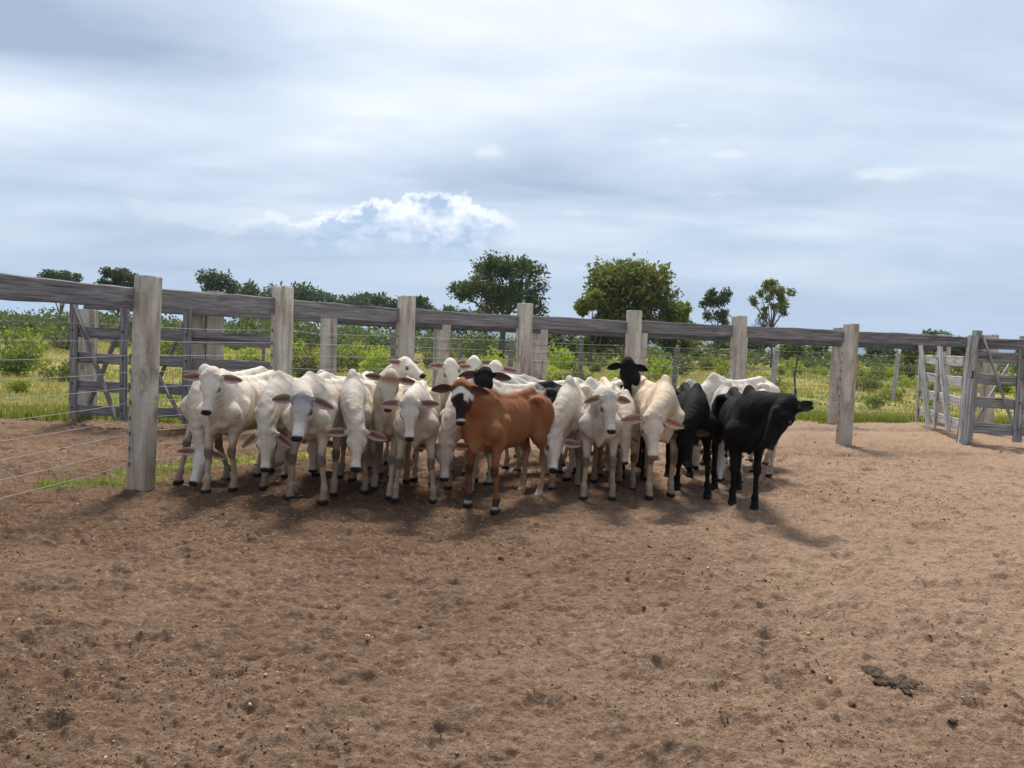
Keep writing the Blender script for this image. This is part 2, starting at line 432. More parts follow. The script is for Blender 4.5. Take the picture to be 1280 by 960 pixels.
def mat_grass():
    m, N, p = material('grass_blades', .7, .25)
    at = N.n('ShaderNodeAttribute', attribute_name='col').outputs['Color']
    N.t.links.new(at, p.inputs['Base Color'])
    tr = N.n('ShaderNodeBsdfTranslucent', ins={'Color': at})
    mx = N.n('ShaderNodeMixShader', ins={0: .4, 1: p.outputs[0], 2: tr.outputs[0]})
    N.t.links.new(mx.outputs[0], N.t.nodes['Material Output'].inputs[0])
    return m
M['grass'] = mat_grass()
m, N, p = material('grey_bark', .95, .15)
ob = N.n('ShaderNodeTexCoord').outputs['Object']
N.t.links.new(N.mix(N.noise(N.mapping(ob, scale=(6, 6, 1.2)), 1.0, 5, .6), (.06, .045, .035), (.20, .165, .13)), p.inputs['Base Color'])
M['bark'] = m
m, N, p = material('far_wooded_hills', 1.0, 0.05)
g = N.n('ShaderNodeNewGeometry').outputs['Position']
N.t.links.new(N.mix(N.noise(g, .004, 5, .6), (.030, .050, .030), (.075, .095, .050)), p.inputs['Base Color'])
M['hill'] = m
def mat_coat():
    m, N, p = material('cattle_coat', .80, .14)
    at = N.n('ShaderNodeAttribute', attribute_name='col')
    o = N.n('ShaderNodeTexCoord').outputs['Object']
    n1 = N.noise(o, 7, 4, .6); n2 = N.noise(N.mapping(o, scale=(60, 60, 26)), 1.0, 4, .65)
    n3 = N.noise(o, 26, 4, .6)
    c = N.mix(N.math('MULTIPLY', N.ramp(n1, .45, .72), .50), at.outputs['Color'], N.mix(1.0, at.outputs['Color'], (.78, .70, .60), 'MULTIPLY'))
    c = N.mix(N.math('MULTIPLY', N.ramp(n3, .5, .75), .35), c, N.mix(1.0, c, (.72, .62, .52), 'MULTIPLY'))
    c = N.mix(N.math('MULTIPLY', N.ramp(n2, .35, .65), .25), c, N.mix(1.0, c, (.6, .55, .5), 'MULTIPLY'))
    N.t.links.new(c, p.inputs['Base Color'])
    n4 = N.noise(N.mapping(o, scale=(150, 150, 60)), 1.0, 3, .7)
    bump(N, p, N.math('ADD', N.math('ADD', n2, N.math('MULTIPLY', n3, 1.2)), N.math('MULTIPLY', n4, .6)), .65, .010)
    return m
M['coat'] = mat_coat()
m, N, p = material('dark_wet_eye', .12, .6)
p.inputs['Base Color'].default_value = (.008, .006, .005, 1)
M['eye'] = m
m, N, p = material('fresh_dung', .8, .3)
ob = N.n('ShaderNodeTexCoord').outputs['Object']
N.t.links.new(N.mix(N.ramp(N.noise(ob, 22, 5, .65), .4, .7), (.030, .020, .012), (.13, .080, .040)), p.inputs['Base Color'])
bump(N, p, N.noise(ob, 60, 5, .7), .8, .008)
M['dung'] = m
m, N, p = material('ochre_stone', .85, .2)
ob = N.n('ShaderNodeTexCoord').outputs['Object']
N.t.links.new(N.mix(N.noise(ob, 40, 4, .6), (.35, .22, .12), (.52, .38, .24)), p.inputs['Base Color'])
M['stone'] = m
make_ground()

# ------------------------------------------------------------------ timber and posts
def plank(name, a, b, hgt, thick, mat, parent, up=Vector((0, 0, 1)), bow=0.0, seed=0):
    """sawn board from a to b, long axis = local X, slightly bowed, chipped and chamfered"""
    a = Vector(a); b = Vector(b); L = (b-a).length
    r = random.Random(seed+int(L*1000))
    X = (b-a).normalized(); Yv = up.cross(X).normalized(); Zv = X.cross(Yv)
    n = max(3, int(L/.18)); V = []; Fc = []
    ch = min(.012, thick*.22)
    prof = [(-thick/2+ch, -hgt/2), (thick/2-ch, -hgt/2), (thick/2, -hgt/2+ch), (thick/2, hgt/2-ch), (thick/2-ch, hgt/2), (-thick/2+ch, hgt/2), (-thick/2, hgt/2-ch), (-thick/2, -hgt/2+ch)]
    ph = r.random()*6
    for i in range(n+1):
        t = i/n; x = (t-.5)*L
        wob = bow*math.sin(t*math.pi)+.004*math.sin(x*3+ph)+.003*math.sin(x*9+ph*2)
        wt = 1+.03*math.sin(x*2.3+ph)+r.uniform(-.012, .012)
        for (y, z) in prof: V.append((x, y+.003*math.sin(x*4+ph), z*wt+wob))
    k = len(prof)
    for i in range(n):
        for j in range(k): Fc.append((i*k+j, (i+1)*k+j, (i+1)*k+(j+1) % k, i*k+(j+1) % k))
    Fc.append(tuple(range(k))); Fc.append(tuple(reversed([n*k+j for j in range(k)])))
    o = mesh_obj(name, V, Fc, mat, parent)
    Mx = Matrix((X, Yv, Zv)).transposed().to_4x4(); Mx.translation = (a+b)/2
    o.matrix_local = Mx
    return o

def concrete_post(parent, x, y, H, ang, wx=.20, wy=.19, lean=(0, 0), name='post'):
    """cast concrete post with chamfered arrises, a shallow rebate along one side and a chipped top"""
    r = random.Random(int(x*100+y*10)); V = []; Fc = []
    c = .022
    hx, hy = wx/2, wy/2
    prof = [(-hx+c, -hy), (hx-c, -hy), (hx, -hy+c), (hx, -.02), (hx-.018, -.012), (hx-.018, .03), (hx, .04), (hx, hy-c), (hx-c, hy), (-hx+c, hy), (-hx, hy-c), (-hx, -hy+c)]
    k = len(prof); zs = [-.25, 0.0, .3, .7, 1.1, 1.5, 1.8, H-.03, H-.012, H]
    for i, z in enumerate(zs):
        s = 1.0+.05*(1-max(z, 0)/H)+r.uniform(-.01, .01)
        if i == len(zs)-1: s *= .94
        for j, (a, b) in enumerate(prof):
            jx = r.uniform(-.002, .002)
            V.append((a*s+jx+lean[0]*z, b*s+jx+lean[1]*z, z+(r.uniform(-.006, .004) if i >= len(zs)-2 else 0)))
    for i in range(len(zs)-1):
        for j in range(k): Fc.append((i*k+j, i*k+(j+1) % k, (i+1)*k+(j+1) % k, (i+1)*k+j))
    Fc.append(tuple(reversed(range(k)))); Fc.append(tuple((len(zs)-1)*k+j for j in range(k)))
    o = mesh_obj(name, V, Fc, M['concrete'], parent)
    o.location = (x, y, 0); o.rotation_euler = (0, 0, ang)
    return o

def tube(pts, rad, nseg=6):
    V = []; Fc = []
    pts = [Vector(p) for p in pts]
    rads = rad if isinstance(rad, (list, tuple)) else [rad]*len(pts)
    for i, p in enumerate(pts):
        d = (pts[min(i+1, len(pts)-1)]-pts[max(i-1, 0)]).normalized()
        u = d.orthogonal().normalized() if abs(d.z) < .9 else Vector((1, 0, 0)).cross(d).normalized()
        if abs(d.z) < .9: u = Vector((0, 0, 1)).cross(d).normalized()
        w = d.cross(u)
        for j in range(nseg):
            t = 2*math.pi*j/nseg
            V.append(p+u*math.cos(t)*rads[i]+w*math.sin(t)*rads[i])
    for i in range(len(pts)-1):
        for j in range(nseg): Fc.append((i*nseg+j, i*nseg+(j+1) % nseg, (i+1)*nseg+(j+1) % nseg, (i+1)*nseg+j))
    Fc.append(tuple(reversed(range(nseg)))); Fc.append(tuple((len(pts)-1)*nseg+j for j in range(nseg)))
    return V, Fc
def wire_obj(pts, rad, parent, seed=0, name='wire', mat='wire'):
    """one strand through all the posts, sagging a touch and not quite straight between them"""
    r = random.Random(seed); P = []
    for i in range(len(pts)-1):
        a = Vector(pts[i]); b = Vector(pts[i+1]); n = 6; sag = r.uniform(.004, .022)
        for k in range(n):
            t = k/n
            P.append(a.lerp(b, t)-Vector((0, 0, sag*4*t*(1-t)))+Vector((0, 0, r.uniform(-.002, .002))))
    P.append(Vector(pts[-1]))
    V, Fc = tube(P, rad, 5)
    return mesh_obj(name, V, Fc, M[mat], parent, smooth=True)
def staple(post, p, d):
    """one fencing staple hammered over a strand"""
    p = Vector(p); q = p+Vector(d)*.012; sd = Vector((0, 0, 1))
    v, f = tube([p+sd*.016, q+sd*.008, q-sd*.008, p-sd*.016], .0055, 5)
    return mesh_obj('staple', v, f, M['iron'], post)

def tangent(pts, i):
    a = Vector(pts[max(i-1, 0)]); b = Vector(pts[min(i+1, len(pts)-1)])
    return (b-a).normalized()

def corral_fence():
    root = tag(empty('corral_fence', (-3.52, 7.42, 0)), 'curved corral fence of pale concrete posts, one dark timber top rail and steel wires', 'fence')
    ox, oy = -3.52, 7.42
    P = [Vector((x-ox, y-oy)) for x, y in FRONT]
    tops = [None, None, (183, 345), (352, 358), (507, 370), (653, 379), (789, 388), (922, 395), (1066, 405), None]
    outn = []; posts = []
    for i, p in enumerate(P):
        t = tangent(P, i); ang = math.atan2(t.y, t.x)
        H = 2.09 if tops[i] is None else at_y(tops[i][0], tops[i][1], FRONT[i][1]).z
        outn.append(Vector((-math.sin(ang), math.cos(ang))))
        if i < len(P)-1:
            posts.append(concrete_post(root, p.x, p.y, H, ang, .20 if i > 2 else .185, .20, lean=(0, -.030) if i == 2 else (random.uniform(-.004, .004), random.uniform(-.004, .004))))
    for i in range(len(P)-1):
        A = P[i]+outn[i]*.060; B = P[i+1]+outn[i+1]*.060
        if i == len(P)-2: B = P[i+1]+Vector((.02, .03))
        za, zb = [(1.80, 1.80), (1.80, 1.835), (1.855, 1.872)][i] if i < 3 else (1.872+random.uniform(-.008, .008), 1.872+random.uniform(-.008, .008))
        plank('rail', (A.x, A.y, za), (B.x, B.y, zb), .195, .05, M['wood'], root, bow=random.uniform(-.008, .008), seed=i)
    zs = [.24+.149*k for k in range(10)]
    for k, z in enumerate(zs):
        pts = [(p.x+outn[i].x*.045, p.y+outn[i].y*.045, z+random.uniform(-.008, .008)) for i, p in enumerate(P[:-1])]
        q = P[-1]; pts.append((q.x-.12, q.y-.04, z))
        wire_obj(pts, .0026, root, seed=k)
    for i, p in enumerate(P[:-1]):
        for k, z in enumerate(zs):
            staple(posts[i], (-.097 if i < 3 else -.104, .045, z), (-1, 0, 0))
corral_fence()

def outer_fence():
    root = tag(empty('outer_fence', (0.5, 14.8, 0)), 'second, farther fence of concrete posts and thin wires running beyond the curved corral fence', 'fence')
    ox, oy = .5, 14.8
    idx = [2, 4, 5, 6, 7, 8, 9, 10]
    P = [Vector((OUTER[i][0]-ox, OUTER[i][1]-oy)) for i in idx]
    Hs = [1.86, 1.92, 1.93, 1.93, 2.02, 1.95, 2.16, 2.12]
    for i, p in enumerate(P):
        if i == 0: continue
        t = tangent(P, i); concrete_post(root, p.x, p.y, Hs[i], math.atan2(t.y, t.x)+R(5), .25, .22)
    for i in range(1, len(P)-1):
        a, b = P[i], P[i+1]; d = (b-a).normalized(); n = Vector((d.y, -d.x))
        plank('rail', (a.x+d.x*.08, a.y+d.y*.08, 1.83), ((b-d*.06+n*.13).x, (b-d*.06+n*.13).y, 1.83), .19, .05, M['wood_dark'], root, seed=30+i)
    for k in range(9):
        z = .2+.165*k
        wire_obj([(p.x, p.y-.13, z) for p in P[1:]], .003, root, seed=60+k, mat='wire_dull')
outer_fence()

def bolt(parent, s, n):
    s = Vector(s); v, f = tube([s, s+Vector(n)*.018], .014, 6)
    return mesh_obj('bolt', v, f, M['iron'], parent)

def timber_gate(name, a, b, rails, ztop, uprights, braces, mat, label, cat, posts=(), rail_h=.165, group=None, zbot=.08):
    """a, b: ends on the ground; uprights / braces in fractions of the width; side +1 = yard side"""
    a = Vector((a[0], a[1], 0)); b = Vector((b[0], b[1], 0))
    root = tag(empty(name, a), label, cat, group)
    d = (b-a); L = d.length; d.normalize(); n = Vector((d.y, -d.x, 0))
    if n.dot(-(a+b)/2) < 0: n = -n
    bolts = []
    for i, z in enumerate(rails):
        plank('rail', Vector((0, 0, z))+d*.0, d*L+Vector((0, 0, z-.01)), rail_h, .04, mat, root, seed=int(100*a.x)+i, bow=random.uniform(-.012, .008))
    for f, side, w in uprights:
        o = d*(f*L)+n*(.041*side+.003*side)
        plank('upright', o+Vector((0, 0, zbot)), o+Vector((0, 0, ztop)), w, .045, mat, root, up=d, seed=int(f*77))
        if side > 0:
            for z in rails: bolt(root, o+n*.022+Vector((0, 0, z+.02)), n)
    for f0, z0, f1, z1, side in braces:
        o0 = d*(f0*L)+n*(.044*side+.05*side*(1 if side > 0 else 1)); o1 = d*(f1*L)+n*(.044*side+.05*side)
        plank('brace', o0+Vector((0, 0, z0)), o1+Vector((0, 0, z1)), .095, .035, mat, root, up=n, seed=int(f0*55)+3)
    for px_, py_, H, w in posts: pass
    return root

gA, gB, gC = on_ground(90, 529), on_ground(158, 533), on_ground(236, 536)
gD = on_ground(345, 541)
rz = [.24, .62, 1.05, 1.46]
timber_gate('timber_gate', gA, gB, rz, 1.90, [(.06, 1, .13), (.97, 1, .12)], [(.10, 1.88, .88, .12, 1), (.93, 1.82, .16, .14, -1)], M['wood'],
    'grey timber gate with crossed braces seen left of the tall nearest concrete post', 'gate')
timber_gate('timber_gate', gB+Vector((.03, .0, 0)), gC, [.26, .62, 1.05, 1.46], 1.90, [(.97, 1, .13)], [(.95, 1.86, .20, .20, -1), (.30, 1.2, .93, .16, 1)], M['wood'],
    'grey timber gate just right of the tall nearest concrete post, behind the leftmost calf', 'gate')
timber_gate('timber_hurdle', gC+Vector((.03, 0.02, 0)), gD, [.26, .62, 1.02, 1.44], 1.6, [(.985, -1, .10)], [], M['wood'],
    'row of grey horizontal boards joining the left gates to the double concrete post', 'fence', rail_h=.19)
hz = tag(empty('gate_lintel', (gA.x, gA.y, 0)), 'dark timber beam laid level over the two gates on the left', 'beam')
plank('beam', Vector((.1, .16, 1.90)), Vector((gD.x-gA.x+.6, gD.y-gA.y+.16, 1.84)), .17, .06, M['wood'], hz, seed=9)

# lone posts that carry the left gates
def lone_post(px, d, H, label, w=.24, ang=R(12), group=None):
    p = at_y(px, 470, d)
    o = concrete_post(None, p.x, p.y, H, ang, w, .22, name='concrete_post')
    return tag(o, label, 'post', group)
lone_post(110, 12.75, 1.83, 'pale concrete post standing behind the crossed timber gate on the far left')
lone_post(248, 12.45, 2.17, 'left one of two tall concrete posts side by side behind the left gates', .25, R(3))
lone_post(268, 12.5, 2.19, 'right one of two tall concrete posts side by side behind the left gates', .26, R(20))

# right hand gates
rA, rB = on_ground(1147, 531), on_ground(1198, 552)
timber_gate('timber_gate', rA, rB, [.34, .76, 1.14, 1.53], 1.87, [(.02, 1, .13), (.50, 1, .13)],
    [(.06, 1.86, .42, .06, 1), (.57, 1.85, .90, .16, 1)], M['wood_pale'],
    'sun-bleached open timber gate with slanting braces, swung away from the right gate post', 'gate', rail_h=.19)
pB = on_ground(1205, 554)
gp = tag(empty('gate_post', (pB.x, pB.y, 0)), 'thick pale timber gate post with a dark squared post bolted behind it, on the right', 'post')
plank('upright', Vector((-.07, -.03, -.2)), Vector((.02, -.02, 2.00)), .15, .13, M['wood_pale'], gp, up=Vector((1, 0, 0)), seed=4)
plank('upright', Vector((.09, .06, -.2)), Vector((.15, .07, 2.10)), .14, .12, M['wood_mid'], gp, up=Vector((1, 0, 0)), seed=5)
v, f = tube([(-.03, -.13, 1.35), (-.03, -.17, 1.35), (-.03, -.17, 1.22), (-.03, -.12, 1.22)], .012, 6)
mesh_obj('hinge', v, f, M['iron'], gp)
qA = pB+Vector((.16, .02, 0)); qB = on_ground(1270, 558); qC = on_ground(1345, 570)
lw = (qB-qA).length
timber_gate('timber_gate', qA, qB, [.30, .78, 1.22, 1.62], 2.02, [(.99, 1, .15)], [(.03, 2.02, .90, .33, 1), (.78, 1.55, .08, .42, -1)], M['wood_mid'],
    'grey timber gate with one long diagonal brace, just right of the thick gate post', 'gate', rail_h=.20)
timber_gate('timber_gate', qB+(qC-qB).normalized()*.1, qC, [.30, .78, 1.22, 1.62], 2.02, [(.99, 1, .15)], [(.03, 2.0, .9, .3, 1), (.9, 1.9, .1, .3, -1)], M['wood_mid'],
    'grey timber gate cut off by the right edge of the picture', 'gate', rail_h=.20)
lt = tag(empty('gate_lintel', tuple(qA)), 'heavy grey timber beam over the rightmost gates', 'beam')
dq = (qC-qA); plank('beam', Vector((-.1, .13, 1.86)), dq+Vector((0, .13, 1.86)), .20, .06, M['wood'], lt, seed=19)
lone_post(1236, 16.4, 2.1, 'concrete post standing behind the braced gate on the right', .2)

# thin pasture fence beyond
def pasture_fence():
    root = tag(empty('pasture_fence', (0, 26, 0)), 'low wire fence on thin split wooden posts crossing the pasture beyond the corral', 'fence')
    items = [(-60, 24, 21, .10), (330, 24, 20, .10), (492, 415, 21, .17), (575, 424, 23, .12), (637, 424, 23.5, .17), (725, 428, 25, .17), (843, 430, 25.5, .17), (965, 440, 24, .2), (1118, 448, 27.5, .17), (1400, 0, 29, .15)]
    tops = []
    for i, (px, py, d, w) in enumerate(items):
        b = at_y(px, 460, d); H = 1.58+.06*((i*37) % 3)
        lx = .12 if px in (965, 1118) else random.uniform(-.04, .04)
        n = 7; pts = [(b.x+lx*k/n, d-26+.02*math.sin(k*1.3), -.15+(H+.15)*k/n) for k in range(n+1)]
        V, Fc = tube(pts, [w*.5*(1.08-.25*k/n)*(1+.06*math.sin(k*2.1+i)) for k in range(n+1)], 8)
        # local frame with the length on X is not needed: grain runs with the noise stretch
        mesh_obj('post', V, Fc, M['wood_pale'] if px in (965, 1118) else M['wood'], root)
        tops.append((b.x, d-26))
    for k in range(7):
        wire_obj([(x, y-.1, .22+.2*k) for x, y in tops], .0032, root, seed=200+k, mat='wire_dull')
    # spreader sticks that keep the strands apart
    for px, d in ((595, 22.5), (995, 22)):
        b = at_y(px, 460, d); pts = [(b.x+.03*math.sin(k), d-26, .1+.17*k) for k in range(9)]
        V, Fc = tube(pts, [.022+.01*((k*7) % 3) for k in range(9)], 6)
        mesh_obj('spreader', V, Fc, M['wood_dark'], root)
pasture_fence()

# ------------------------------------------------------------------ cattle
import openvdb
class Sdf:
    def __init__(s, lo, hi, h):
        s.h = h; s.lo = np.array(lo, dtype=np.float32)
        s.n = np.ceil((np.array(hi)-s.lo)/h).astype(int)+1
        s.D = np.full(tuple(s.n), .5, dtype=np.float32)
        s.ax = [s.lo[i]+h*np.arange(s.n[i], dtype=np.float32) for i in range(3)]
    def cone(s, a, b, ra, rb, k=.03, ax=None, sq=1.0, sub=False, ribs=None):
        """rounded cone a-b; stretched space: size along unit axis ax is divided by sq"""
        a = np.array(a, dtype=np.float32); b = np.array(b, dtype=np.float32)
        rm = max(ra, rb)*max(1.0, 1.0/sq)+k+2*s.h
        lo = np.minimum(a, b)-rm; hi = np.maximum(a, b)+rm
        i0 = np.clip(np.floor((lo-s.lo)/s.h).astype(int), 0, s.n); i1 = np.clip(np.ceil((hi-s.lo)/s.h).astype(int)+1, 0, s.n)
        if (i1 <= i0).any(): return
        X = s.ax[0][i0[0]:i1[0]][:, None, None]; Y = s.ax[1][i0[1]:i1[1]][None, :, None]; Z = s.ax[2][i0[2]:i1[2]][None, None, :]
        px, py, pz = X-a[0], Y-a[1], Z-a[2]; d = b-a
        if ax is not None and sq != 1.0:
            ax = np.array(ax, dtype=np.float32); ax /= np.linalg.norm(ax)
            q = (sq-1)*(px*ax[0]+py*ax[1]+pz*ax[2])
            px, py, pz = px+q*ax[0], py+q*ax[1], pz+q*ax[2]
            d = d+(sq-1)*float(d@ax)*ax
        L2 = max(float(d@d), 1e-9)
        t = np.clip((px*d[0]+py*d[1]+pz*d[2])/L2, 0, 1)
        dist = np.sqrt((px-t*d[0])**2+(py-t*d[1])**2+(pz-t*d[2])**2)-(ra+(rb-ra)*t)
        if sq > 1: dist = dist/(1+(sq-1)*.5)
        if ribs is not None: dist = dist+ribs(X, Y, Z)
        sl = tuple(slice(i0[i], i1[i]) for i in range(3)); D = s.D[sl]
        if sub: s.D[sl] = np.maximum(D, -dist); return
        hh = np.clip(.5+.5*(D-dist)/k, 0, 1)
        s.D[sl] = D*(1-hh)+dist*hh-k*hh*(1-hh)
    def mesh(s):
        g = openvdb.FloatGrid(); g.background = .5
        g.copyFromArray(np.ascontiguousarray(s.D))
        P, T, Q = g.convertToPolygons(isovalue=0.0, adaptivity=0.0)
        return P*s.h+s.lo, Q[:, ::-1].astype(np.int64)

def unit(v): v = np.array(v, dtype=float); return v/np.linalg.norm(v)

COATS = {
 'white': dict(base=(.61, .55, .47), grey=(.41, .385, .35), head=(.60, .53, .45), leg=(.37, .285, .205), nose=(.02, .018, .018), ear=(.33, .17, .13)),
 'clean': dict(base=(.70, .635, .54), grey=(.56, .52, .46), head=(.68, .62, .54), leg=(.43, .34, .255), nose=(.02, .018, .018), ear=(.34, .17, .13)),
 'greyhead': dict(base=(.61, .545, .455), grey=(.34, .33, .31), head=(.46, .43, .39), leg=(.36, .285, .21), nose=(.02, .018, .018), ear=(.26, .15, .12)),
 'cream': dict(base=(.66, .53, .385), grey=(.52, .42, .32), head=(.62, .54, .43), leg=(.46, .34, .24), nose=(.18, .10, .085), ear=(.50, .24, .18)),
 'brown': dict(base=(.250, .100, .043), grey=(.18, .062, .022), head=(.13, .040, .016), leg=(.19, .075, .032), nose=(.018, .015, .015), ear=(.10, .05, .045)),
 'black': dict(base=(.0070, .0066, .0070), grey=(.0065, .006, .0065), head=(.0065, .006, .006), leg=(.0075, .007, .007), nose=(.03, .025, .024), ear=(.10, .055, .042)),
 'blackear': dict(base=(.0070, .0066, .0070), grey=(.0065, .006, .0065), head=(.0065, .006, .006), leg=(.0075, .007, .007), nose=(.02, .018, .018), ear=(.012, .010, .010)),
 'pied': dict(base=(.64, .58, .50), grey=(.62, .56, .48), head=(.009, .0085, .009), leg=(.55, .50, .43), nose=(.015, .012, .012), ear=(.12, .06, .045)),
 'redhead': dict(base=(.56, .47, .37), grey=(.48, .40, .32), head=(.56, .51, .44), leg=(.55, .46, .37), nose=(.05, .035, .03), ear=(.22, .10, .075)),
 'greyback': dict(base=(.42, .41, .40), grey=(.35, .35, .35), head=(.45, .44, .43), leg=(.42, .38, .33), nose=(.02, .018, .018), ear=(.26, .15, .12)),
}

def ear_mesh(base, e, nrm, L, W):
    """cupped leaf-shaped ear; returns V, F, inner flag"""
    e = unit(e); nrm = unit(np.array(nrm)-e*np.dot(nrm, e)); w = np.cross(e, nrm)
    V = []; inner = []; nu, nv = 10, 8
    for side in (0, 1):
        for i in range(nu+1):
            t = i/nu
            half = W*(math.sin(math.pi*min(1, (t*.86+.10)))**.75)*(1-.22*t) if t < 1 else 0
            half = max(half, .0015)
            for j in range(nv+1):
                s_ = -1+2*j/nv
                cup = (s_*s_)*W*.42*(1-t*.6)
                th = (.011*(1-abs(s_)**3)*(1-.55*t)+.001)
                off = cup-.012*math.sin(t*3)+(0 if side == 0 else -th*1.6)
                bend = .10*L*t*t
                V.append(base+e*(t*L)+w*(s_*half*(1 if s_ > 0 else .86))+nrm*(off-bend*.6))
                inner.append(1.0 if side == 0 and abs(s_) < .93 else 0.0)
    F_ = []; k = nv+1; o = (nu+1)*k
    for i in range(nu):
        for j in range(nv):
            a = i*k+j; F_.append((a, a+1, a+k+1, a+k)); F_.append((o+a, o+a+k, o+a+k+1, o+a+1))
        F_.append((i*k, (i+1)*k, o+(i+1)*k, o+i*k)); F_.append((i*k+nv, o+i*k+nv, o+(i+1)*k+nv, (i+1)*k+nv))
    for j in range(nv): F_.append((nu*k+j, nu*k+j+1, o+nu*k+j+1, o+nu*k+j))
    return np.array(V), np.array(F_), np.array(inner)

def cow(label, feet=None, root=None, h=0.0, poll=(0, 0), nose=None, reach=.45, H=1.20, coat='white', hs=1.0, u=None, w_hint=None,
        droop=.18, back=.10, ears=None, group='young cattle bunched against the corral fence', vox=.0125, fat=.87, hump=1.0, tail_swing=0.0, hind=(0, 0), patch=None, front_lift=(0, 0), neck_r=1.0, twist=0.0, head_d=None, ear_len=1.0):
    S = H/1.15; hs = hs*.86
    ang = R(-90+h)
    X = np.array([math.cos(ang), math.sin(ang), 0]); Yv = np.array([-math.sin(ang), math.cos(ang), 0])
    if feet is not None:
        fp = [np.array(on_ground(*f)) for f in feet]
        loc = (fp[0]+fp[1])/2
    else:
        loc = np.array(at_y(root[0], 470, root[1])); loc[2] = 0; fp = None
    Rm = np.stack([X, Yv, [0, 0, 1]])                       # world -> local rows
    def L_(p): return (Rm @ (np.array(p)-loc))/S
    dl = loc[1]-reach*math.cos(R(h)) if head_d is None else head_d
    pw = np.array(at_y(poll[0], poll[1], dl))
    if u is None:
        L = .45*hs*S
        nw = np.array(at_y(nose[0], nose[1], dl))
        v = nw-pw; lat = math.hypot(v[0], v[2])
        fwd = math.sqrt(max(L*L-lat*lat, (.18*L)**2))
        uw = unit([v[0], -fwd, v[2]])
    else: uw = unit(u)
    ul = unit(Rm @ uw)
    if w_hint is not None:
        wl = unit(Rm @ np.array(w_hint, dtype=float)); wl = unit(wl-ul*np.dot(wl, ul)); vl = np.cross(wl, ul)
    else:
        vl = unit(np.cross([0, 0, 1], ul)); wl = np.cross(ul, vl)
    twist += random.Random(len(label)*7+poll[0]).uniform(-.13, .13) if w_hint is None else 0
    if twist:
        c_, s_ = math.cos(twist), math.sin(twist); vl, wl = vl*c_+wl*s_, wl*c_-vl*s_
    q = hs
    pl = L_(pw)-wl*.015+ul*.035
    def Hd(a, b, c): return pl+q*(ul*a+vl*b+wl*c)
    # foot targets in local space
    rr = random.Random(hash(label) % 1000 if False else sum(map(ord, label)))
    ffl = {1: np.array([.0, .125, 0.]), -1: np.array([.0, -.125, 0.])}
    if fp is not None:
        a, b = L_(fp[0]), L_(fp[1])
        if a[1] > b[1]: ffl[1], ffl[-1] = a, b
        else: ffl[1], ffl[-1] = b, a
    else:
        for s_ in (1, -1): ffl[s_][0] += rr.uniform(-.08, .10)
    for s_ in (1, -1): ffl[s_] = np.array([np.clip(ffl[s_][0], -.28, .30), np.clip(ffl[s_][1], -.30, .30), 0])
    lo = np.array([-1.36, -.42, -.02]); hi = np.array([.42, .42, 1.32])
    hp = [Hd(0, 0, 0), Hd(.42, 0, -.05), Hd(.1, 0, -.17), Hd(0, .15, 0), Hd(0, -.15, 0)]
    lo = np.minimum(lo, np.min(hp, 0)-.12); hi = np.maximum(hi, np.max(hp, 0)+.12)
    lo[2] = -.03
    G = Sdf(lo, hi, vox/S)
    Yx = (0, 1, 0); fx = fat
    def ribs(X_, Y_, Z_):
        m_ = np.clip((-X_-.10)/.12, 0, 1)*np.clip((.70+X_)/.12, 0, 1)*np.clip((1.02-Z_)/.12, 0, 1)*np.clip((Z_-.60)/.1, 0, 1)
        return .0055*np.sin((X_+.25*(Z_-.8))*2*math.pi/.082)*m_
    def flank(X_, Y_, Z_):
        return .045*np.exp(-((X_+.66)/.075)**2-((Z_-.93)/.075)**2)*np.clip(np.abs(Y_)/.1, 0, 1)
    # trunk
    G.cone((.07, 0, .76), (-.12, 0, .80), .155, .245, .035, Yx, 1.60/fx)
    G.cone((-.12, 0, .79), (-.54, 0, .785), .245, .240, .05, Yx, 1.36/fx, ribs=ribs)
    G.cone((-.54, 0, .80), (-.80, 0, .88), .215, .145, .05, Yx, 1.22/fx, ribs=flank)
    G.cone((-.78, 0, .90), (-.99, 0, .89), .145, .115, .05, Yx, 1.0)
    G.cone((-.10, 0, 1.035), (-.45, 0, 1.02), .042, .036, .035); G.cone((-.45, 0, 1.02), (-.82, 0, 1.06), .036, .045, .035)
    G.cone((-.82, 0, 1.06), (-1.05, 0, .995), .045, .032, .035)
    G.cone((-.13, 0, 1.035), (.00, 0, 1.035+.035*hump), .070, .072*hump, .035, Yx, 1.75)
    G.cone((.11, 0, .66), (-.10, 0, .585), .080, .06, .05, Yx, 1.6)
    G.cone((-.10, 0, .60), (-.60, 0, .60), .05, .045, .05, Yx, 1.2)
    for s_ in (1, -1):
        G.cone((-.71, s_*.140, 1.00), (-.78, s_*.150, .985), .034, .034, .045)
        G.cone((-.745, s_*.15, .98), (-.83, s_*.15, .80), .030, .045, .04)
        G.cone((-1.02, s_*.080, .955), (-1.03, s_*.082, .95), .032, .032, .03)
        G.cone((-.06, s_*.065, 1.0), (.065, s_*.128, .73), .040, .070, .035, Yx, 1.15)     # shoulder blade
        G.cone((.065, s_*.105, .73), (.085, s_*.085, .66), .070, .055, .03)                # point of the shoulder
        G.cone((-.14, s_*.12, .80), (-.05, s_*.135, .66), .085, .070, .03, Yx, 1.2)
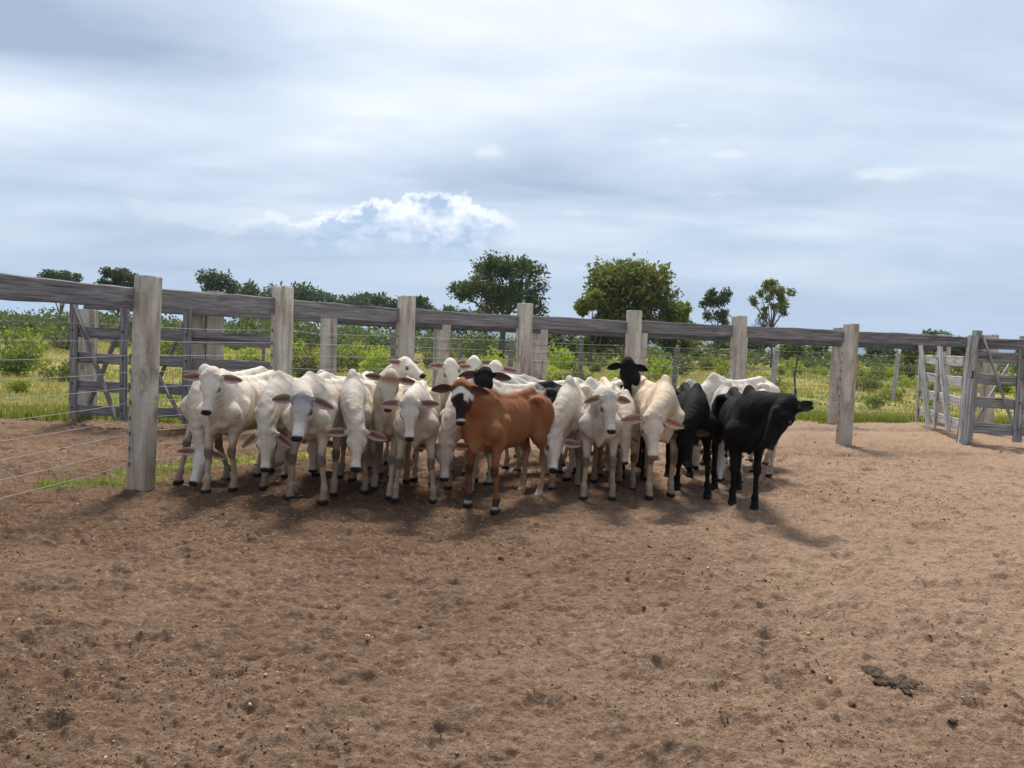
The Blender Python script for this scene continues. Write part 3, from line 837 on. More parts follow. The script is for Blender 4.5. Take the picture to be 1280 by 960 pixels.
    # hind legs
    for s_ in (1, -1):
        dx = rr.uniform(-.10, .10)+hind[0 if s_ > 0 else 1]; y0 = s_*.135
        G.cone((-.90, s_*.095, .86), (-.80, s_*.125, .64), .165, .100, .05, Yx, 1.55)
        G.cone((-.96, s_*.105, .80), (-.90, s_*.12, .58), .115, .07, .05, Yx, 1.4)
        G.cone((-.80, s_*.130, .64), (-1.0+dx*.6, y0, .455), .082, .039, .04, Yx, 1.35)
        G.cone((-.95+dx*.3, s_*.125, .60), (-1.03+dx*.6, y0, .455), .045, .028, .04)
        hk = (-1.01+dx*.6, y0, .435)
        G.cone(hk, (-1.03+dx*.6, y0, .465), .036, .028, .02)
        G.cone(hk, (-.97+dx, y0, .15), .031, .0235, .02)
        G.cone((-.965+dx, y0, .14), (-.962+dx, y0, .12), .034, .034, .02)
        G.cone((-.955+dx, y0, .12), (-.93+dx, y0, .05), .028, .036, .015)
        G.cone((-.93+dx, y0, .025), (-.90+dx, y0, .02), .044, .036, .012)
    # front legs
    knees = []
    for s_ in (1, -1):
        f = ffl[s_]; k_ = np.array([.01+f[0]*.42, s_*.115*.45+f[1]*.55, .375]); el = np.array([-.035, s_*.125, .62])
        knees.append(k_)
        G.cone((.04, s_*.125, .74), el, .085, .070, .05)
        G.cone(el, k_+[0, 0, .03], .060, .032, .035, Yx, 1.15)
        G.cone(k_+[.004, 0, .02], k_+[.006, 0, -.02], .0400, .036, .015)
        an = f+[-.015, 0, .13]
        G.cone(k_, an, .028, .0225, .015)
        G.cone(an, an+[0, 0, -.01], .034, .034, .02)
        G.cone(an, f+[.012, 0, .05], .027, .034, .015)
        G.cone(f+[.0, 0, .025], f+[.03, 0, .02], .043, .036, .012)
    # tail
    ts = tail_swing
    G.cone((-1.03, 0, .985), (-1.10, ts*.1, .88), .034, .024, .03); G.cone((-1.10, ts*.1, .88), (-1.11, ts*.5, .56), .022, .015, .02)
    G.cone((-1.11, ts*.5, .56), (-1.11, ts*.7, .34), .022, .026, .02)
    # neck: chain along a bezier from the withers to behind the poll
    A = np.array([-.02, 0, .90]); Cc = Hd(-.005, 0, -.075)
    dirn = Cc-A; B = A+np.array([.17, 0, .05])+dirn*.30
    B[2] = max(B[2], .72)
    prev = None; n = 7
    def folds(X_, Y_, Z_):
        m_ = np.clip((X_-.03)/.08, 0, 1)*np.clip((.98-Z_)/.15, 0, 1)
        return (.0030*np.sin((Z_*.8+X_*.6)*2*math.pi/.055+3*Y_))*m_
    hv = np.array([dirn[0], dirn[1], 0]); hv = hv/max(np.linalg.norm(hv), 1e-6)
    side = unit(np.array([-hv[1], hv[0], 0])*min(1, np.linalg.norm(dirn[:2])/.3)+np.array([0, .35, 0])+np.array([0, .01, 0]))
    for i in range(n+1):
        t = i/n; pt = (1-t)**2*A+2*t*(1-t)*B+t*t*Cc
        r_ = (.200*(1-t)**1.2+.090*(1-(1-t)**1.2))*neck_r*.95; sq = 1.72*(1-t)+1.25*t
        if prev is not None: G.cone(prev[0], pt, prev[1], r_, .03, side, sq, ribs=folds)
        prev = (pt, r_)
    crest0 = np.array([.0, 0, 1.07]); 
    G.cone(crest0-[0, 0, .02], (1-.5)**2*A+2*.25*B+.25*Cc+np.array([0, 0, .085]), .05, .04, .06, side, 1.3)
    # dewlap: thin fold from throat to brisket
    thr = Hd(.06, 0, -.145); mid_ = (thr+np.array([.14, 0, .66]))*.5+np.array([.02, 0, -.055])
    G.cone(thr, mid_, .035, .050, .05, side, 2.2); G.cone(mid_, (.13, 0, .60), .050, .055, .05, side, 2.2)
    G.cone(mid_+[.0, 0, -.01], (.15, 0, .575), .035, .03, .03, side, 2.2)
    # head
    hk_ = .02*q
    def hc(a, b, ra, rb, k=hk_, sq=1.0, axis=None, sub=False): G.cone(Hd(*a), Hd(*b), ra*q, rb*q, k, vl if axis is None else axis, sq, sub)
    hc((.035, 0, -.075), (.12, 0, -.070), .080, .080, .03, .86)
    hc((-.002, -.02, -.045), (-.002, .02, -.045), .056, .056, .02, 1.0)
    hc((.09, 0, -.042), (.20, 0, -.045), .058, .048, .025, .90)
    hc((.13, 0, -.085), (.335, 0, -.070), .066, .044, .025, 1.04)
    hc((.20, 0, -.038), (.36, 0, -.050), .030, .026, .02, .75)
    hc((.345, -.006, -.074), (.345, .006, -.074), .040, .040, .02, 1.0)
    hc((.380, -.012, -.070), (.380, .012, -.070), .035, .035, .015, 1.0)
    hc((.10, 0, -.140), (.355, 0, -.112), .048, .032, .02, 1.0)
    for s_ in (1, -1):
        hc((.115, s_*.052, -.112), (.17, s_*.046, -.112), .046, .040, .02)
        hc((.110, s_*.078, -.040), (.150, s_*.078, -.046), .024, .022, .014)
        hc((.395, s_*.030, -.052), (.398, s_*.033, -.050), .019, .017, .010)
        hc((.420, s_*.034, -.052), (.412, s_*.040, -.064), .009, .008, .005, sub=True)
        hc((.015, s_*.052, -.012), (.006, s_*.062, .010), .020, .012, .012)       # horn buds
        hc((.022, s_*.075, -.045), (.020, s_*.108, -.048), .034, .024, .02)
    gx, gy, gz = G.ax[0][:, None, None], G.ax[1][None, :, None], G.ax[2][None, None, :]
    far = np.clip((np.sqrt((gx-Hd(.2, 0, -.06)[0])**2+(gy-Hd(.2, 0, -.06)[1])**2+(gz-Hd(.2, 0, -.06)[2])**2)-.22)/.1, 0, 1)
    G.D += (.0030*np.sin(23*gx+9*gy+2)*np.sin(27*gz-7*gx+1)*np.sin(29*gy+5*gz)+.0014*np.sin(61*gx-13*gz)*np.sin(57*gz+31*gy)).astype(np.float32)*far
    # below the soles
    zi = G.ax[2] < 0
    G.D[:, :, zi] = np.maximum(G.D[:, :, zi], -G.ax[2][zi][None, None, :]+.0)
    G.D[[0, -1]] = .2; G.D[:, [0, -1]] = .2; G.D[:, :, [0, -1]] = .2
    P, Q = G.mesh()
    # ---- coat colours
    c = COATS[coat]; z = P[:, 2]; x = P[:, 0]; y = P[:, 1]
    base = np.array(c['base']); C = np.tile(base, (len(P), 1))
    def blend(mask, col):
        nonlocal C
        C = C*(1-mask[:, None])+np.array(col)*mask[:, None]
    def sm(v, a, b): t = np.clip((v-a)/(b-a), 0, 1); return t*t*(3-2*t)
    rel = (P-pl)/q; hu = rel@ul; hv_ = rel@vl; hw = rel@wl
    hd = np.sqrt((hu-.17)**2+hv_**2+(hw+.06)**2)
    inhead = sm((np.sqrt(hv_**2+(hw+.065)**2)+.13*np.clip(hu, 0, .4)), .165, .145)*sm(hu, -.085, -.06)*sm(hu, .47, .46)
    nzv = fbm(x*9+y*5, z*9-y*4, 3, 3)
    blend(.75*sm(np.exp(-((x+.02)**2/.03+(z-1.05)**2/.02)), .25, .9)*(z > .8), c['grey'])
    blend(.35*sm(x, -.02, .2)*(1-inhead)*sm(z+nzv*.1, .5, .8), c['grey'])
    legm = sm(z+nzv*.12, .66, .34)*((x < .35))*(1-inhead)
    blend(legm, c['leg'])
    if coat not in ('black', 'blackear'):
        for k_ in knees:
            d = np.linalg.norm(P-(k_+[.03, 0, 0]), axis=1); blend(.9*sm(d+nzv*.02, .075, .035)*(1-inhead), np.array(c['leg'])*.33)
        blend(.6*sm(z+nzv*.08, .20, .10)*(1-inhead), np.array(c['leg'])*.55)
        dirt = sm(fbm(x*3+5, z*3+y*2, 12, 4)-.45*np.abs(z-.7), .05, .25)*(x < -.3)
        blend((0 if coat == 'brown' else .55)*dirt*(1-inhead), (.33, .235, .155)); blend((0 if coat == 'brown' else .30)*sm(fbm(y*6+3, z*6+x*4, 31, 4), .08, .30)*(x > -.3)*sm(z, 1.0, .7)*(1-inhead), (.36, .27, .19))
    blend(sm(z, .050, .035)*(1-inhead), (.022, .02, .02))
    hm = inhead*(sm(hu, -.05, .03) if coat != 'pied' else 1.0)
    blend(hm, c['head'])
    if coat in ('greyhead',): blend(hm*sm(hu+nzv*.05, .17, .05)*sm(hw, -.12, -.04), (.30, .30, .32)); blend(hm*sm(hu, .2, .3), (.66, .65, .64))
    if coat in ('white',): blend(hm*.5*sm(hu+nzv*.06, .14, .02), (.46, .44, .43)); blend(hm*.22*sm(np.abs(hv_), .02, .0), (.3, .28, .28))
    if coat == 'redhead': blend(hm*.9*sm(hu+nzv*.16, .095, .0), (.30, .13, .065)); blend(hm*sm(np.abs(hv_), .05, .09)*.6*sm(hw, -.03, -.12), (.40, .22, .13))
    if coat == 'cream': blend(hm*.5*sm(hu, .06, .0), (.45, .33, .24))
    if coat == 'brown':
        top = sm(hw, -.14, -.08)
        vv = np.abs(hv_)
        blaze = hm*top*sm(np.abs(hu-(.085+.55*np.clip(vv-.02, 0, .09)-.03+nzv*.02)), .040, .026)
        blaze = np.maximum(blaze, hm*top*sm(np.abs(hu-.11-.02*nzv), .065, .05)*sm(np.abs(hv_-.055), .03, .018))
        wd = .078-.13*np.clip(hu-.10, 0, .25)+nzv*.030; blend(hm*top*sm(hu+nzv*.03, .075, .10)*sm(vv-wd, .010, -.010), (.020, .014, .013)); blend(.6*hm*sm(np.sqrt((hu-.14)**2+(vv-.085)**2), .06, .03), (.02, .014, .013))
        blend(hm*sm(hu, .12, .15)*sm(vv, .045, .06)*.4, (.09, .035, .02))
        blend(blaze, (.66, .63, .58))
        blend(inhead*sm(hu, .345, .356), (.60, .54, .47))
        blend(sm(z, .15, .12)*sm(z, .035, .05)*(x > -.5), (.05, .035, .03)); blend(.8*sm(z+nzv*.03, .085, .07)*sm(z, .040, .055), (.50, .43, .36)); blend(.4*sm(z, .72, .6)*sm(z, .42, .55)*sm(np.abs(y), .10, .04)*sm(x, -.2, 0), (.36, .21, .12))
        blend(sm(z+nzv*.1, .52, .40)*(x < -.6)*.45, (.55, .42, .30))
    if coat == 'pied': blend(sm(x+nzv*.14, -.66, -.71)*sm(x+nzv*.14, -1.02, -.96)*sm(z, .72, .8)*(1-inhead), (.02, .018, .018))
    if coat not in ('black', 'blackear', 'brown', 'pied'):
        blend(inhead*sm(hu, .30, .335)*.6, (.70, .665, .61))
        for s_ in (1, -1):
            d = np.sqrt((hu-.142)**2+(hv_-s_*.092)**2+(hw+.060)**2); blend(.75*sm(d, .042, .026), (.07, .06, .055))
        d = inhead*sm(hw, -.14, -.18); blend(.3*d, (.55, .47, .40))
        blend(.6*sm(x, -1.07, -1.10)*sm(z, .56, .48), (.10, .09, .085))
    if coat == 'black': blend(inhead*sm(hu, .34, .37)*.7, (.06, .045, .04))
    nosem = inhead*sm(hu+.04*np.abs(hv_), .366, .375)*sm(hw, -.100, -.088)
    blend(nosem, c['nose'])
    # ---- ears
    VV = [P]; FF = [Q]; CC = [C]; off = len(P)
    down = Rm @ np.array([0, 0, -1.0]); camd = Rm @ unit([-.0-pw[0], -pw[1], 0])
    for s_ in (1, -1):
        es = ears[0 if s_ > 0 else 1] if ears else (droop, back)
        jit = rr.uniform(-.10, .16) if len(es) == 2 else 0
        e = vl*s_*1.0+down*(es[0]+jit)-unit(wl*.5+ul*.5)*es[1]
        if len(es) > 2: e = Rm @ np.array(es[2:5])
        nrm = unit(ul*.25+wl*.9)*.7+camd*.5+down*.12
        if len(es) > 5: nrm = Rm @ np.array(es[5:8])
        v_, f_, inn = ear_mesh(Hd(.018, s_*.090, -.045), e, nrm, .222*q*ear_len, .056*q)
        cc = np.where(inn[:, None] > .5, np.array(c['ear']), np.array(c['head'] if coat not in ('brown', 'redhead') else c['head'])*.92)
        # paler hair fringe towards the rim and the root of the ear
        k = 9; idx = np.arange(len(v_)) % ((10+1)*k); tt = (idx//k)/10; jj = np.abs((idx % k)/4-1)
        fr = np.clip(np.clip((jj-.42)/.42, 0, 1)*.75+np.clip(.22-tt, 0, .3)*2+np.clip(tt-.86, 0, .2)*3, 0, 1); cc = np.where(inn[:, None] > .5, cc*(1-.45*np.clip(1-jj*1.6, 0, 1)[:, None]), cc)
        if coat not in ('black', 'blackear', 'brown', 'pied'):
            cc = np.where(inn[:, None] > .5, cc*(1-fr[:, None])+np.array(c['head'])*fr[:, None], cc)
        VV.append(v_); FF.append(f_+off); CC.append(cc); off += len(v_)
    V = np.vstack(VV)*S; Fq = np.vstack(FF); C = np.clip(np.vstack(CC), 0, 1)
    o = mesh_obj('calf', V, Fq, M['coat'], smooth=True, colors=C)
    o.location = loc; o.rotation_euler = (0, 0, ang)
    tag(o, label, 'calf', group)
    for s_ in (1, -1):
        bm = bmesh.new(); bmesh.ops.create_uvsphere(bm, u_segments=14, v_segments=10, radius=.0215*q*S)
        me = bpy.data.meshes.new('eye'); bm.to_mesh(me); bm.free()
        me.polygons.foreach_set('use_smooth', np.ones(len(me.polygons), dtype=bool)); me.materials.append(M['eye'])
        eo = bpy.data.objects.new('eye', me); link(eo, o)
        eo.location = Vector(Hd(.142, s_*.0840, -.062)*S)
    return o

def herd():
    # front row, left to right
    cow('white calf at the left end of the herd, head up and ears straight out', feet=[(258, 617), (292, 614)], h=-14, poll=(263, 462), nose=(262, 514), reach=.42, H=1.20, coat='clean', ears=((-.02, .05), (-.02, .05)), hs=1.0)
    cow('low-headed white calf with drooping ears, between the leftmost and the grey-faced calf', feet=[(330, 612), (362, 622)], h=-16, poll=(334, 534), nose=(335, 587), reach=.50, H=1.20, coat='white', droop=.95, hs=.98)
    cow('white calf with a smoky grey forehead, second upright head from the left', feet=[(363, 625), (404, 630)], h=-18, poll=(376, 488), nose=(373, 545), reach=.52, H=1.22, coat='greyhead', ears=((.50, .05), (.10, .05)), hs=1.05)
    cow('white calf with lowered head and level ears, right of the grey-faced calf', feet=[(417, 620), (456, 617)], h=2, poll=(447, 531), nose=(449, 584), reach=.50, H=1.22, coat='white', droop=.22, hs=1.02, hump=1.2)
    cow('white calf with reddish brown poll, its head just above and left of another head', feet=[(468, 612), (487, 624)], h=-6, poll=(487, 466), nose=(484, 515), reach=.35, H=1.13, coat='redhead', ears=((.22, .05), (.02, .05)), hs=.95)
    cow('slim white calf with level ears, its head just below the brown-polled head', feet=[(494, 627), (541, 629)], h=4, poll=(512, 496), nose=(513, 549), reach=.52, H=1.16, coat='white', ears=((.16, .05), (.08, .05)), hs=.98)
    cow('white calf with its head bent down low beside the brown calf', feet=[(560, 612), (588, 618)], h=-8, poll=(557, 549), nose=(557, 604), reach=.48, H=1.19, coat='white', ears=((.20, .05), (.22, .05)), hs=1.0)
    cow('reddish brown calf with a dark face, white forehead blaze and white muzzle ring', feet=[(585, 634), (619, 642)], h=-31, poll=(576, 476), nose=(577, 528), reach=.22, H=1.15, coat='brown', ears=((.22, .05), (.16, .05)), hs=.98, hump=.75, fat=.80, head_d=6.66, vox=.0115, hind=(.10, -.02), neck_r=.88)
    cow('white calf right of the brown calf, head down, one ear stuck out to the right', feet=[(690, 613), (722, 610)], h=-8, poll=(699, 541), nose=(694, 594), reach=.50, H=1.21, coat='white', u=(-.03, -.62, -.92), w_hint=(.55, -.7, .35), ears=((.1, .05, .95, -.2, -.08), (.1, .1, -.8, .5, -.1)), hs=1.02, hump=1.2)
    cow('white calf standing square, long dewlap, upright head left of the cream calf', feet=[(729, 625), (765, 625)], h=-12, poll=(764, 489), nose=(768, 539), reach=.45, H=1.19, coat='white', ears=((.28, .05), (.22, .02)), hs=.98)
    cow('calf with only a low white face showing, just left of the cream calf', root=(783, 8.25), h=0, poll=(784, 541), nose=(785, 583), reach=.45, H=1.1, coat='white', ears=((.5, .1), (.5, .1)), hs=.86)
    cow('cream calf with pinkish nose, wide pink ears and lowered head', feet=[(811, 624), (838, 621)], h=6, poll=(818, 514), nose=(815, 571), reach=.56, H=1.27, coat='cream', ears=((.26, .02), (.16, .02)), hs=1.08, hump=1.15)
    cow('slim black calf with its head hanging low, left of the big black one', feet=[(846, 612), (884, 622)], h=-4, poll=(861, 533), nose=(861, 584), reach=.50, H=1.20, coat='black', ears=((.12, .05), (.35, .05)), hs=1.0, hump=1.0)
    cow('big black calf at the right end of the herd, head swung to the right', feet=[(915, 631), (943, 639)], h=-6, poll=(997, 505), nose=None, u=(-.40, -.05, -.90), w_hint=(.92, .40, -.1), reach=.42, H=1.20, coat='blackear', ears=((.2, .1, .98, -.15, -.06, -.1, -1, .2), (.2, .1, .75, .65, .22, -.2, -1, .2)), hs=1.22, hump=1.3, neck_r=.98, head_d=6.95, fat=.96, ear_len=1.15)
    # second row and the ones behind
    cow('white calf behind the leftmost one, its face pushed low beside its legs', feet=[(224, 605), (283, 602)], h=-20, poll=(252, 556), nose=(245, 603), reach=.35, H=1.22, coat='clean', u=(-.15, -.45, -.88), ears=((.4, .1), (-.02, .05, -1, -.2, -.02)), hs=.95, hump=1.0)
    cow('small white calf looking to the right over the backs, behind the brown-polled head', root=(480, 9.0), h=-8, poll=(506, 446), nose=None, u=(.72, -.52, -.42), reach=.35, H=1.16, coat='clean', ears=((.1, .1), (.1, .2, -.85, -.4, .1, .3, -1, 0)), hs=.9)
    cow('white calf with black head and black rump patch, behind the brown calf', root=(606, 8.3), h=-60, poll=(606, 459), nose=(603, 500), reach=.25, H=1.18, coat='pied', ears=((.22, .0), (.10, .0)), hs=1.0, hump=.8, head_d=7.75)
    cow('pure white head with brown ears, in the back just left of the black head', root=(556, 9.0), h=-10, poll=(566, 451), nose=(570, 492), reach=.45, H=1.15, coat='clean', ears=((.0, .05), (.12, .05)), hs=.98)
    cow('white calf farthest back in the middle, only its crown and one ear showing', root=(580, 10.0), h=-8, poll=(592, 446), nose=(588, 480), reach=.45, H=1.14, coat='clean', ears=((-.15, .05), (.1, .05)), hs=1.0)
    cow('white calf with brown ear, its head just behind and right of the black head', root=(640, 9.2), h=-62, poll=(618, 452), nose=(612, 488), reach=.2, H=1.16, coat='clean', ears=((.30, .05), (.2, .05)), hs=.98, head_d=8.65)
    cow('white calf side on, only its back showing behind the black-patched rump', root=(655, 10.2), h=-66, poll=(622, 470), nose=(615, 520), reach=.2, H=1.14, coat='white', vox=.016)
    cow('white calf in the second row, back only, left of the dewlapped calf', root=(738, 9.2), h=-35, poll=(722, 545), nose=(720, 590), reach=.4, H=1.18, coat='clean', vox=.016)
    cow('black calf with a long narrow face held high behind the cream calf', root=(797, 9.0), h=-6, poll=(787, 450), nose=(786, 497), reach=.42, H=1.19, coat='blackear', ears=((.22, .05), (.40, .05)), hs=1.0, ear_len=.85)
    cow('half-hidden cream calf behind the high black head', root=(770, 9.9), h=4, poll=(765, 560), nose=(765, 600), reach=.45, H=1.16, coat='cream', vox=.016)
    cow('grey-backed calf far back between the cream and the slim black calf', root=(862, 10.0), h=-50, poll=(848, 545), nose=(842, 590), reach=.4, H=1.17, coat='greyback', vox=.015)
    cow('white calf facing the viewer between the two black calves', feet=[(892, 592), (915, 588)], h=4, poll=(893, 530), nose=(882, 562), reach=.42, H=1.17, coat='white', u=(-.5, -.5, -.75), ears=((.3, .1), (.5, .1, -.95, -.3, -.1)), hs=1.0, hump=1.2)
    cow('large white calf sideways at the back right, rump above the big black calf', root=(892, 10.1), h=-58, poll=(872, 545), nose=(866, 590), reach=.4, H=1.26, coat='clean', vox=.014)
    cow('white calf whose rounded back shows close behind the big black calf', root=(918, 9.0), h=-42, poll=(900, 560), nose=(893, 600), reach=.4, H=1.13, coat='clean', vox=.014)
    cow('white calf with only its back showing behind the grey-faced calf', root=(402, 8.6), h=-30, poll=(392, 545), nose=(388, 590), reach=.4, H=1.17, coat='white', vox=.016)
herd()

# ------------------------------------------------------------------ small things on the sand
def lump_mesh(seed, n, size, spread, flat=.6):
    """a pat of several folded lumps run together"""
    r = random.Random(seed); S = Sdf((-spread*1.6, -spread*1.6, -.03), (spread*1.6, spread*1.6, size*2.6), .006)
    for i in range(n):
        a = r.uniform(0, 6.28); d = spread*math.sqrt(r.random())
        x, y = d*math.cos(a), d*math.sin(a)*.55; z = size*flat*r.uniform(.15, .8)
        x2, y2 = x+r.uniform(-.6, .6)*size, y+r.uniform(-.6, .6)*size
        S.cone((x, y, z), (x2, y2, z*r.uniform(.6, 1.2)), size*r.uniform(.30, .6), size*r.uniform(.25, .5), .008)
    gx, gy, gz = S.ax[0][:, None, None], S.ax[1][None, :, None], S.ax[2][None, None, :]
    S.D += (.0045*(np.sin(210*gx+40*gz+seed)*np.sin(190*gy-90*gz)+np.sin(430*gx-300*gy)*np.sin(390*gz+170*gy+seed))).astype(np.float32)+.0035*vnoise(gx*90+gz*60, gy*90-gz*30, seed).astype(np.float32)*2
    S.D[[0, -1]] = .1; S.D[:, [0, -1]] = .1; S.D[:, :, [0, -1]] = .1
    P, Q = S.mesh(); nz = fbm(P[:, 0]*45, P[:, 1]*45+P[:, 2]*30, seed, 3)*.010
    P = P*(1+nz[:, None]*3)
    return P, Q
gh = lambda p: float(ground_height(np.array([p.x]), np.array([p.y]))[0])
for px, py, n, size, spread, label in ((1092, 843, 12, .046, .050, 'smaller dark dung pile lying left of and above the larger one, lower right'),
        (1125, 856, 24, .054, .085, 'larger dark folded dung pile on the sand at the lower right'),
        (1090, 829, 3, .025, .02, 'tiny dung crumb just above the smaller dung pile'),
        (1064, 876, 4, .022, .03, 'small broken dark crumb patch left of and below the dung piles'),
        (955, 719, 6, .035, .06, 'dark dung crumbs on the pale sand, upper one of a pair below the black calf'),
        (976, 734, 7, .035, .06, 'dark dung crumbs on the pale sand, lower one of a pair below the black calf'),
        (1187, 892, 8, .018, .05, 'flat crumbled dung at the far lower right of the sand'),
        (745, 877, 3, .026, .03, 'single dark clod near the bottom, right of the middle of the sand')):
    p = on_ground(px, py); V, Q = lump_mesh(px, n, size, spread)
    o = mesh_obj('dung', V, Q, M['dung'], smooth=True); o.location = (p.x, p.y, gh(p)-.008); o.rotation_euler = (0, 0, .3*(px % 7)-1); o.scale = (1, 1, .72)
    tag(o, label, 'dung')
p = on_ground(460, 797); V, Q = lump_mesh(3, 5, .020, .012)
o = mesh_obj('stone', V, Q, M['stone'], smooth=True); o.location = (p.x, p.y, gh(p)+.002); tag(o, 'small ochre stone lying on the brown sand left of the middle', 'stone')

def straw_litter():
    V = []; Fc = []; n = 0; r = random.Random(4)
    for i in range(900):
        d = 2.6+12*r.random()**1.6; u_ = r.uniform(-.9, .9); x, y = u_*d, d
        a = r.uniform(0, 3.14); L = r.uniform(.006, .022); w = r.uniform(.0010, .0020)
        dx, dy = math.cos(a)*L, math.sin(a)*L
        V += [(x-dx-dy*w/L, y-dy+dx*w/L), (x-dx+dy*w/L, y-dy-dx*w/L), (x+dx, y+dy)]; Fc.append((n, n+1, n+2)); n += 3
    A = np.array(V); z = ground_height(A[:, 0], A[:, 1])+.006
    rr = np.repeat(rng.random(len(Fc)), 3)[:, None]
    C = (np.array([.24, .18, .11])*(1-rr)+np.array([.58, .48, .32])*rr)
    o = mesh_obj('straw', np.column_stack([A, z]), np.array(Fc), M['grass'], colors=C)
    tag(o, 'bits of dry straw scattered over the sand', kind='stuff')
straw_litter()

def crumbs():
    """thousands of broken clods and trodden dung crumbs, densest where the herd has milled about"""
    n = 70000; g = np.random.default_rng(12)
    d = 2.3*np.exp(g.random(n)*math.log(13.5/2.3)); u_ = g.uniform(-.95, .95, n); x, y = u_*d, d
    cl = fbm(x*.9, y*.9, 44, 3)+.6*fbm(x*4, y*4, 45, 2)
    k = (g.random(n) < np.clip(.24+1.2*cl, .05, 1)) & (grass_mask(x, y) < .4)
    x, y, d = x[k], y[k], d[k]; n = len(x)
    s_ = (.0020+.0034*g.random(n)**2)*(d/3.2)**.55*np.where(g.random(n) < .04, 2.2, 1)
    base = np.array([(1, 0, 0), (0, 1, 0), (-1, 0, 0), (0, -1, 0), (0, 0, .8), (0, 0, -.5)], dtype=float)
    J = base[None]*(1+g.uniform(-.35, .35, (n, 6, 1))); a = g.random(n)*6.28; c, s1 = np.cos(a), np.sin(a)
    sx = s_*g.uniform(.8, 2.0, n)
    X_ = J[:, :, 0]*sx[:, None]; Y_ = J[:, :, 1]*s_[:, None]
    V = np.stack([x[:, None]+X_*c[:, None]-Y_*s1[:, None], y[:, None]+X_*s1[:, None]+Y_*c[:, None], ground_height(x, y)[:, None]+s_[:, None]*(.25+J[:, :, 2])], -1).reshape(-1, 3)
    F8 = np.array([(0, 1, 4), (1, 2, 4), (2, 3, 4), (3, 0, 4), (1, 0, 5), (2, 1, 5), (3, 2, 5), (0, 3, 5)])
    T = (np.arange(n)[:, None, None]*6+F8[None]).reshape(-1, 3)
    r = g.random((n, 1)); dk = g.random((n, 1)) < .72
    C = np.where(dk, np.array([.055, .032, .021])*(1-r)+np.array([.15, .088, .052])*r, np.array([.30, .19, .12])*(1-r)+np.array([.52, .36, .24])*r)
    o = mesh_obj('crumbs', V, T, M['clod'], colors=np.repeat(C, 6, 0)); tag(o, 'dark crumbs of trodden dung and soil strewn over the sand', kind='stuff')
m, N, p = material('crumbled_soil', .95, .1)
N.t.links.new(N.n('ShaderNodeAttribute', attribute_name='col').outputs['Color'], p.inputs['Base Color'])
M['clod'] = m
crumbs()

# ------------------------------------------------------------------ grass
def blades(name, x, y, hgt, wid, col, label, zoff=0.0):
    n = len(x); a = rng.random(n)*6.28; lean = rng.normal(0, .35, n); la = rng.random(n)*6.28
    z = ground_height(x, y)-.01
    dx, dy = np.cos(a)*wid, np.sin(a)*wid; lx, ly = np.cos(la)*lean*hgt, np.sin(la)*lean*hgt
    V = np.empty((n, 5, 3)); 
    V[:, 0] = np.stack([x-dx, y-dy, z], 1); V[:, 1] = np.stack([x+dx, y+dy, z], 1)
    V[:, 2] = np.stack([x+dx*.7+lx*.35, y+dy*.7+ly*.35, z+hgt*.55], 1); V[:, 3] = np.stack([x-dx*.7+lx*.35, y-dy*.7+ly*.35, z+hgt*.55], 1)
    V[:, 4] = np.stack([x+lx, y+ly, z+hgt], 1)
    k = np.arange(n)[:, None]*5
    T = np.concatenate([k+[0, 1, 2], k+[0, 2, 3], k+[3, 2, 4]], 1).reshape(-1, 3)
    o = mesh_obj(name, V.reshape(-1, 3), T, M['grass'], colors=np.repeat(col, 5, 0))
    tag(o, label, kind='stuff'); return o
def gcol(x, y, n, bias=0.0):
    f = np.clip(.5+2.2*fbm(x*.16+9, y*.16, 77, 3)+bias, 0, 1)[:, None]; r = rng.random((n, 1))
    g = np.array([.13, .175, .024])*(1-r)+np.array([.28, .31, .05])*r
    yv = np.array([.34, .29, .08])*(1-r)+np.array([.52, .45, .17])*r
    return g*(1-f)+yv*f
def grass_all():
    # near strips at the foot of the inner fence
    n = 9000; x = rng.uniform(-4.8, -1.4, n); y = rng.uniform(7.1, 9.7, n); m = grass_mask(x, y) > .42
    x, y = x[m], y[m]; keep = vnoise(x*4, y*4, 3) > -.22; x, y = x[keep], y[keep]
    blades('grass', x, y, rng.uniform(.03, .10, len(x)), .004, gcol(x, y, len(x), -.45), 'short bright grass at the foot of the corral fence on the left')
    # green rank strip along the outer fence
    n = 60000; x = rng.uniform(-16, 24, n); y = poly_y(x, OUTER)+.15+rng.random(n)**1.5*2.2; m = (vnoise(x*1.3, y*1.3, 5) > -.25) & (grass_mask(x, y) > .4)
    x, y = x[m], y[m]; dd = y-poly_y(x, OUTER)
    blades('grass', x, y, rng.uniform(.07, .24, len(x))*np.clip(1.3-dd*.35, .4, 1), .008, gcol(x, y, len(x), -.55+.0), 'rank green grass along the outer corral fence')
    # pasture
    n = 190000; d = 12+70*rng.random(n)**1.7; u_ = rng.uniform(-1.0, 1.0, n); x = u_*d; y = d
    m = (grass_mask(x, y) > .6) & (vnoise(x*.7, y*.7, 6)+.35*vnoise(x*3, y*3, 7) > -.28)
    x, y = x[m], y[m]
    hh = rng.uniform(.04, .16, len(x))*(1+.8*np.clip(fbm(x*.12, y*.12, 8, 2)*2, -.6, 1)+np.clip((y-24)/50, 0, .8))
    blades('grass', x, y, hh, .006+.00045*y, gcol(x, y, len(x), .22-.004*np.clip(y-22, 0, 30)+.32*np.clip((-x-3)/6, 0, 1)), 'tufted green and yellow pasture grass beyond the corral')
grass_all()

